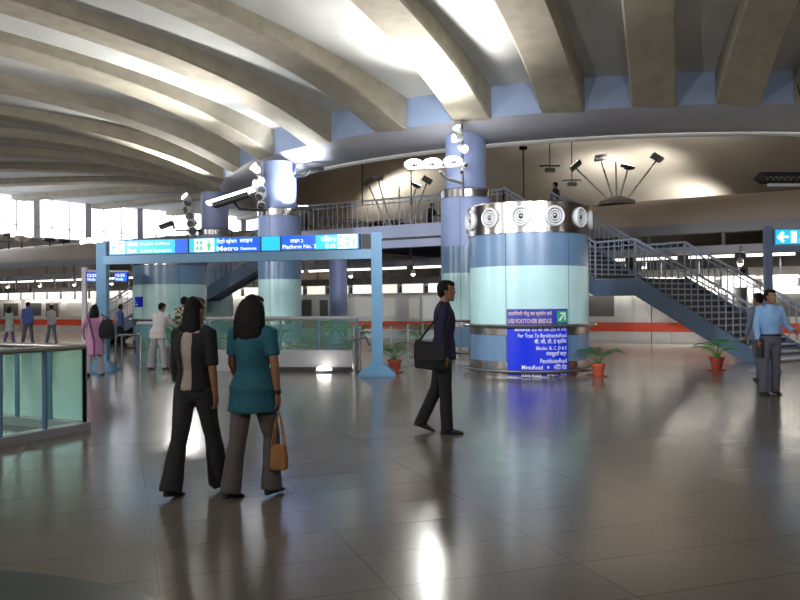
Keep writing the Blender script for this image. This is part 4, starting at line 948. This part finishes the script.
# truss light on the upper right
T = Thing('truss_light', 'dark lattice light bar with a pale tube hanging under the dome', 'light', at(780, 178, 20.0))
a_, c_ = at(763, 178, 20.0), at(845, 178, 20.0); b = MB()
for dy, dz in ((-.13, .1), (.13, .1), (-.13, -.1), (.13, -.1)): b.tube([a_ + Vector((0, dy, dz)), c_ + Vector((0, dy, dz))], .03, 6)
for k in range(14):
    p = a_ + (c_ - a_) * k / 14; q = a_ + (c_ - a_) * (k + 1) / 14
    for dy in (-.13, .13): b.tube([p + Vector((0, dy, -.1)), (p + q) / 2 + Vector((0, dy, .1)), q + Vector((0, dy, -.1))], .018, 5)
T.part('lattice', b, M['dark'])
b = MB(); b.tube([a_ + Vector((-.2, 0, -.02)), a_ + Vector((0, 0, 0))], [.03, .17], 8); T.part('nose', b, M['dark'])
b = MB(); b.tube([a_ + Vector((.15, 0, -.17)), c_ + Vector((0, 0, -.17))], .04, 8); T.part('tube', b, M['letter_white'])
b = MB()
for px in (818, 842):
    p = at(px, 178, 20.0); b.tube([p + Vector((0, 0, .1)), Vector((p.x, 20.9, 7.2))], .015, 6)
T.part('hanger', b, M['dark'])
# lamps on the far vault under the windows
for (px, py, glow, lb) in ((9, 236, 0, 'small dark mushroom lamp on a rod at the outer edge below the windows'), (50, 241, 0, 'dark mushroom lamp on a rod below the second window pier'), (64, 242.5, 0, 'dark mushroom lamp close beside its twin below the windows'), (22, 235, 1, 'glowing oval floodlight below the first window'), (92, 242.5, 1, 'glowing oval floodlight below the window behind the gantry post')):
    m_ = (px - 400) / 800; D = 33.0 / (.85 + .527 * m_); c = at(px, py, D); T = Thing('vault_lamp', lb, 'lamp', (c.x, c.y, 5.57))
    if glow:
        b = MB(); b.ell(c, (.75, .4, .30), nu=18); T.part('lens', b, M['white_emit'], smooth=True)
        b = MB(); b.lathe(c, [(.05, c.z - .5), (.3, c.z - .4), (.62, c.z - .16), (.5, c.z - .05)], 18); T.part('bowl', b, M['steel'], smooth=True)
    else:
        b = MB(); b.lathe(c, [(.02, c.z + .22), (.35, c.z + .18), (.42, c.z + .05), (.3, c.z - .02), (.02, c.z - .02)], 16); T.part('hood', b, M['dark'], smooth=True)
        b = MB(); b.beam(c + Vector((-1.0, 0, -.4)), c + Vector((.25, 0, -.4)), .08, .08); T.part('crossbar', b, M['dark'])
    b = MB(); b.tube([c + Vector((0, 0, -.02)), Vector((c.x, c.y, 5.55))], .05, 6); T.part('stem', b, M['dark'])

# ------------------------------------------------------------------ barriers
def glass_run(name, label, pts, zb_, zt_, n, curb=None, railm='steel', rr=.035, glassm='glass_green', mid=None, postm='steelblue', back=False):
    pts = [Vector((*p, 0)) for p in pts]; T = Thing(name, label, 'barrier', pts[0])
    for a, c in zip(pts[:-1], pts[1:]):
        L = (c - a).length; d = (c - a) / L; s = Vector((-d.y, d.x, 0)); k = max(1, round(L / n)); z = Vector((0, 0, 1))
        if curb: b = MB(); b.obox((a + c) / 2 + z * curb[0] / 2, d * L / 2, s * curb[1], z * curb[0] / 2); T.part('curb', b, M[curb[2]])
        for i in range(k):
            p, q = a + d * (L * i / k + .02), a + d * (L * (i + 1) / k - .02)
            b = MB(); b.obox((p + q) / 2 + z * (zb_ + zt_) / 2, (q - p) / 2, s * .006, z * (zt_ - zb_) / 2); T.part('glass_panel', b, M[glassm])
        for i in range(k + 1):
            p = a + d * L * i / k; b = MB(); b.beam(p + z * (curb[0] if curb else 0), p + z * zt_, .045, .045); T.part('post', b, M[postm])
        b = MB(); b.tube([a + z * (zt_ + .02), c + z * (zt_ + .02)], rr, 10); T.part('top_rail', b, M[railm], smooth=True)
        if mid: b = MB(); b.tube([a + z * mid - s * .06, c + z * mid - s * .06], .02, 8); T.part('mid_rail', b, M['dark'], smooth=True)
    return T
glass_run('glass_barrier', 'near glass barrier with dark blue posts and a steel rail, cut by the picture edge', [(-5.6, 6.0), (-3.86, 9.78), (-6.6, 11.2)], .12, 1.0, .62, (.10, .09, 'parapet'))
glass_run('glass_barrier', 'long glass barrier on a pale stone parapet behind the women', [(-4.55, 18.75), (-.98, 18.3)], .50, 1.20, .9, (.48, .16, 'parapet'), 'parapet', .04)
glass_run('glass_barrier', 'glass barrier with a white top behind the pale shirted man in the queue', [(-6.75, 20.55), (-4.85, 20.35)], .06, 1.06, .5, None, 'parapet', .05)
glass_run('glass_barrier', 'glass barrier with a reddish rail receding behind the potted palm', [(-.62, 17.9), (1.0, 22.4)], .10, 1.02, 1.2, (.08, .07, 'parapet'), 'terracotta', .025, glassm='glass_clear', postm='grey')
T = Thing('steel_post', 'pair of brushed steel posts with a crossbar beside the gantry foot', 'post', (-1.02, 17.78, 0))
for x, hgt in ((-1.02, 1.02), (-.90, 1.0)): b = MB(); b.tube([(x, 17.78, 0), (x, 17.78, hgt)], .045 if x < -1 else .025, 12); b.ell((x, 17.78, hgt), (.045, .045, .03)); T.part('upright', b, M['steel'], smooth=True)
b = MB(); b.tube([(-1.33, 17.73, .76), (-1.08, 17.70, .74), (-.76, 17.73, .79), (-.68, 17.73, .6)], .03, 8); T.part('crossbar', b, M['steel'], smooth=True)
b = MB(); b.tube([(-1.02, 17.78, 0), (-1.02, 17.78, .03)], .10, 14); T.part('foot_plate', b, M['steel'])
T = Thing('hoop_rail', 'low steel hoop rail beside the gantry post', 'rail', (-6.4, 18.9, 0))
b = MB(); b.tube([(-6.72, 18.9, 0), (-6.72, 18.9, .78), (-6.66, 18.9, .84), (-6.2, 18.9, .84), (-6.14, 18.9, .78), (-6.14, 18.9, 0)], .03, 10); T.part('hoop', b, M['steel'], smooth=True)
b = MB(); b.tube([(-6.58, 18.9, 0), (-6.58, 18.9, .8)], .02, 8); T.part('inner_bar', b, M['steel'])
T = Thing('floor_uplight', 'small glowing dome light on the floor before the stone parapet', 'light', (-1.72, 18.0, 0))
b = MB(); b.lathe((-1.72, 18.0), [(.02, 0), (.2, 0), (.2, .05), (.02, .05)], 20); T.part('rim', b, M['grey'])
b = MB(); b.ell((-1.72, 18.0, .06), (.17, .17, .10)); T.part('glow_dome', b, M['warm_emit'], smooth=True)
b = MB(); b.beam((-3.6, 18.35, .05), (-1.0, 18.08, .05), .2, .1); T = Thing('floor_gutter', 'dark low trough along the foot of the stone parapet', 'gutter', (-2, 18.2, 0)); T.part('trough', b, M['dark'])

# ------------------------------------------------------------------ potted plants
def palm(x, y, z, label, lm, s=1.0, n=7, seed=1, potm='terracotta', spread=1.0):
    rnd = random.Random(seed); T = Thing('potted_plant', label, 'plant', (x, y, z))
    b = MB(); b.lathe((x, y), [(.02, z), (.085 * s, z), (.125 * s, z + .20 * s), (.145 * s, z + .20 * s), (.145 * s, z + .25 * s), (.12 * s, z + .25 * s), (.115 * s, z + .22 * s), (.02, z + .22 * s)], 22); p = T.part('pot', b, M[potm], smooth=True)
    b = MB(); b.lathe((x, y), [(.01, z), (.16 * s, z), (.17 * s, z + .02), (.01, z + .02)], 20); T.part('saucer', b, M[potm], under=p)
    b = MB(); b.lathe((x, y), [(.01, z + .235 * s), (.115 * s, z + .23 * s)], 16); T.part('soil', b, M['soil'], under=p)
    for i in range(n):
        a = 2 * PI * i / n + rnd.uniform(-.3, .3); L = s * rnd.uniform(.34, .55) * spread; h = s * rnd.uniform(.30, .52)
        base = Vector((x, y, z + .22 * s)); d = Vector((math.cos(a), math.sin(a), 0)); sd = Vector((-d.y, d.x, 0))
        pts = [base + d * L * t + Vector((0, 0, h * (1.9 * t - 1.25 * t * t))) for t in (0, .2, .4, .6, .8, 1)]
        b = MB(); b.tube(pts, [.009 * s, .008 * s, .006 * s, .005 * s, .004 * s, .002], 6)
        for j in range(12):
            t = .3 + .7 * j / 11; c = base + d * L * t + Vector((0, 0, h * (1.9 * t - 1.25 * t * t))); tl = (1.9 - 2.5 * t) * h; td = (d * L + Vector((0, 0, tl))).normalized()
            for sg in (-1, 1):
                ln = .17 * s * (1.15 - .55 * abs(2 * t - 1.2)); e = c + (sd * sg * .8 + td * .55 + Vector((0, 0, -.25))).normalized() * ln; w = td * .010 * s; m_ = (c + e) / 2 + Vector((0, 0, .015 * s))
                b.add([c, m_ - w, e, m_ + w], [(0, 1, 2, 3)])
        T.part('frond', b, M[lm])
palm(4.06, 16.45, 0, 'potted palm in a red pot at the foot of the big fan drum', 'leaf', 1.08, 7, 3)
palm(7.02, 17.75, 0, 'bright green potted palm in a red pot against the stair stringer', 'leaf_bright', 1.15, 9, 5)
palm(-.13, 17.87, 0, 'potted palm in a red pot behind the foot of the gantry post', 'leaf', 1.15, 8, 8)
palm(-1.25, 19.4, .0, 'taller potted plant on the far side of the stone parapet', 'leaf', 1.9, 7, 11, spread=.7)
palm(-6.0, 21.1, 0, 'leafy potted plant behind the white-topped glass barrier', 'leaf', 1.7, 9, 14, spread=.8)
palm(-3.2, 20.2, 0, 'leafy potted plant behind the glass, between the two walking women', 'leaf_bright', 1.7, 9, 15, spread=.8)
palm(.55, 23.0, 0, 'far potted plant at the end of the receding glass barrier', 'leaf', 1.6, 7, 17, spread=.7)

# ------------------------------------------------------------------ light
w = bpy.data.worlds.new('world'); SC.world = w; w.use_nodes = True
bg = w.node_tree.nodes['Background']; bg.inputs[0].default_value = (.86, .92, 1, 1); bg.inputs[1].default_value = 6.0
# lamps: floodlights on the columns, light trees on the vault, ring lamps beyond the frame, added fill lights
WARM = (1, .95, .86); COOL = (.90, .95, 1); NEUT = (1, .97, .92)
spot('flood_bowl_light', at(433, 160, 22.3) + Vector((0, 0, .3)), Vector((.2, 17.6, 8.9)), 2700, 120, 1.0, (1, .98, .92), .3)
spot('flood_arm_light', at(231, 194, 26.4), Vector((-8.6, 21.5, 8.9)), 3900, 125, 1.0, (1, .98, .92), .3)
spot('flood_far_light', at(184, 190, 34.2), at(150, 130, 30), 2500, 110, .7, (1, .98, .92), .25)
spot('column_wash_light', at(304, 205.5, 27.05), Vector((-3.95, 27.6, 5.7)), 1100, 75, .7, COOL, .15)
spot('beam_wash_light', at(300, 190, 26.8), at(292, 120, 26.4), 500, 110, .8, COOL, .2)
def dome_hit(px, py):
    d = (rt * ((px - 400) / 800) + up * ((300 - py) / 800) + fw).normalized(); o = Vector((0, 0, EYE)); c = Vector((CX, CY, 11.25 - RS)); oc = o - c
    b_ = oc.dot(d); return o + d * (-b_ + math.sqrt(b_ * b_ - oc.dot(oc) + RS * RS))
spot('tree_light', bs + Vector((.3, 0, 1.6)), bs + Vector((.3, 1.5, 6)), 700, 140, .8, WARM, .3)
for (px, py, e) in ((690, 196, 800), (604, 166, 450), (648, 160, 450), (400, 186, 1000)):
    h = dome_hit(px, py); spot('dome_wash_light', h + Vector((-.1, -1.3, -1.7)), h + Vector((0, .3, 0)), e, 150, .9, WARM, .25)
spot('dome_fill_light', uv(2, 34, 6.2), uv(-2, 40, 12), 1400, 140, .8, WARM, .3)  # unseen fill lights added above the vault to brighten the dome
spot('dome_fill_light', uv(-12, 39, 6.6), uv(-12, 41, 12), 1800, 140, .8, WARM, .3)
# floodlights of the ring columns outside the frame
for i, (a, wt) in enumerate(((-62, 2200), (-30, 2500), (0, 2500), (30, 2500), (150, 2500))):
    p = polar(RR + .6, a, 5.4); q = polar(RR + 5, a, 9); spot('ring_flood_light', p, q, wt, 125, .7, NEUT, .3)
# fill lights added behind the camera to brighten the ribs and the columns
for a in (-150, -132, -116, -100, -84, -66):
    spot('rib_fill_light', polar(RO - 1.0, a, 5.0), polar(RO - 13, a, 9.0), (2100 if a < -110 else 1300 if a < -90 else 350), 130, .8, NEUT, .4)
for a, t in ((-120, (2.8, 17.5, 2)), (-92, (2.8, 17.5, 2)), (-128, (-4, 26, 3)), (-104, (2, 24, 4))):
    spot('column_fill_light', polar(RO - 2.0, a, 6.5), t, 6500, 22, .8, COOL, .5)  # narrow fills added for the fronts of drum and columns
for u in (-44, -32, -4, 8):
    l = bpy.data.lights.new('platform_lamp', 'AREA'); l.shape = 'RECTANGLE'; l.size = 9; l.size_y = .2; l.energy = 420 if u > -20 else 190; l.color = (1, .95, .84)
    o = bpy.data.objects.new('platform_lamp', l); COL.objects.link(o); o.location = uv(u, 29.62, 3.02); o.rotation_euler = (0, R_(0), math.atan2(U.y, U.x))

vs = SC.view_settings; vs.view_transform = 'Standard'; vs.look = 'None'; vs.exposure = 0.0; vs.gamma = 1.0; vs.use_curve_mapping = False
SC.cycles.use_denoising = True
SC.cycles.max_bounces = 8; SC.cycles.diffuse_bounces = 4; SC.cycles.glossy_bounces = 4; SC.cycles.transparent_max_bounces = 16
SC.cycles.sample_clamp_indirect = 6.0; SC.cycles.caustics_reflective = False; SC.cycles.caustics_refractive = False
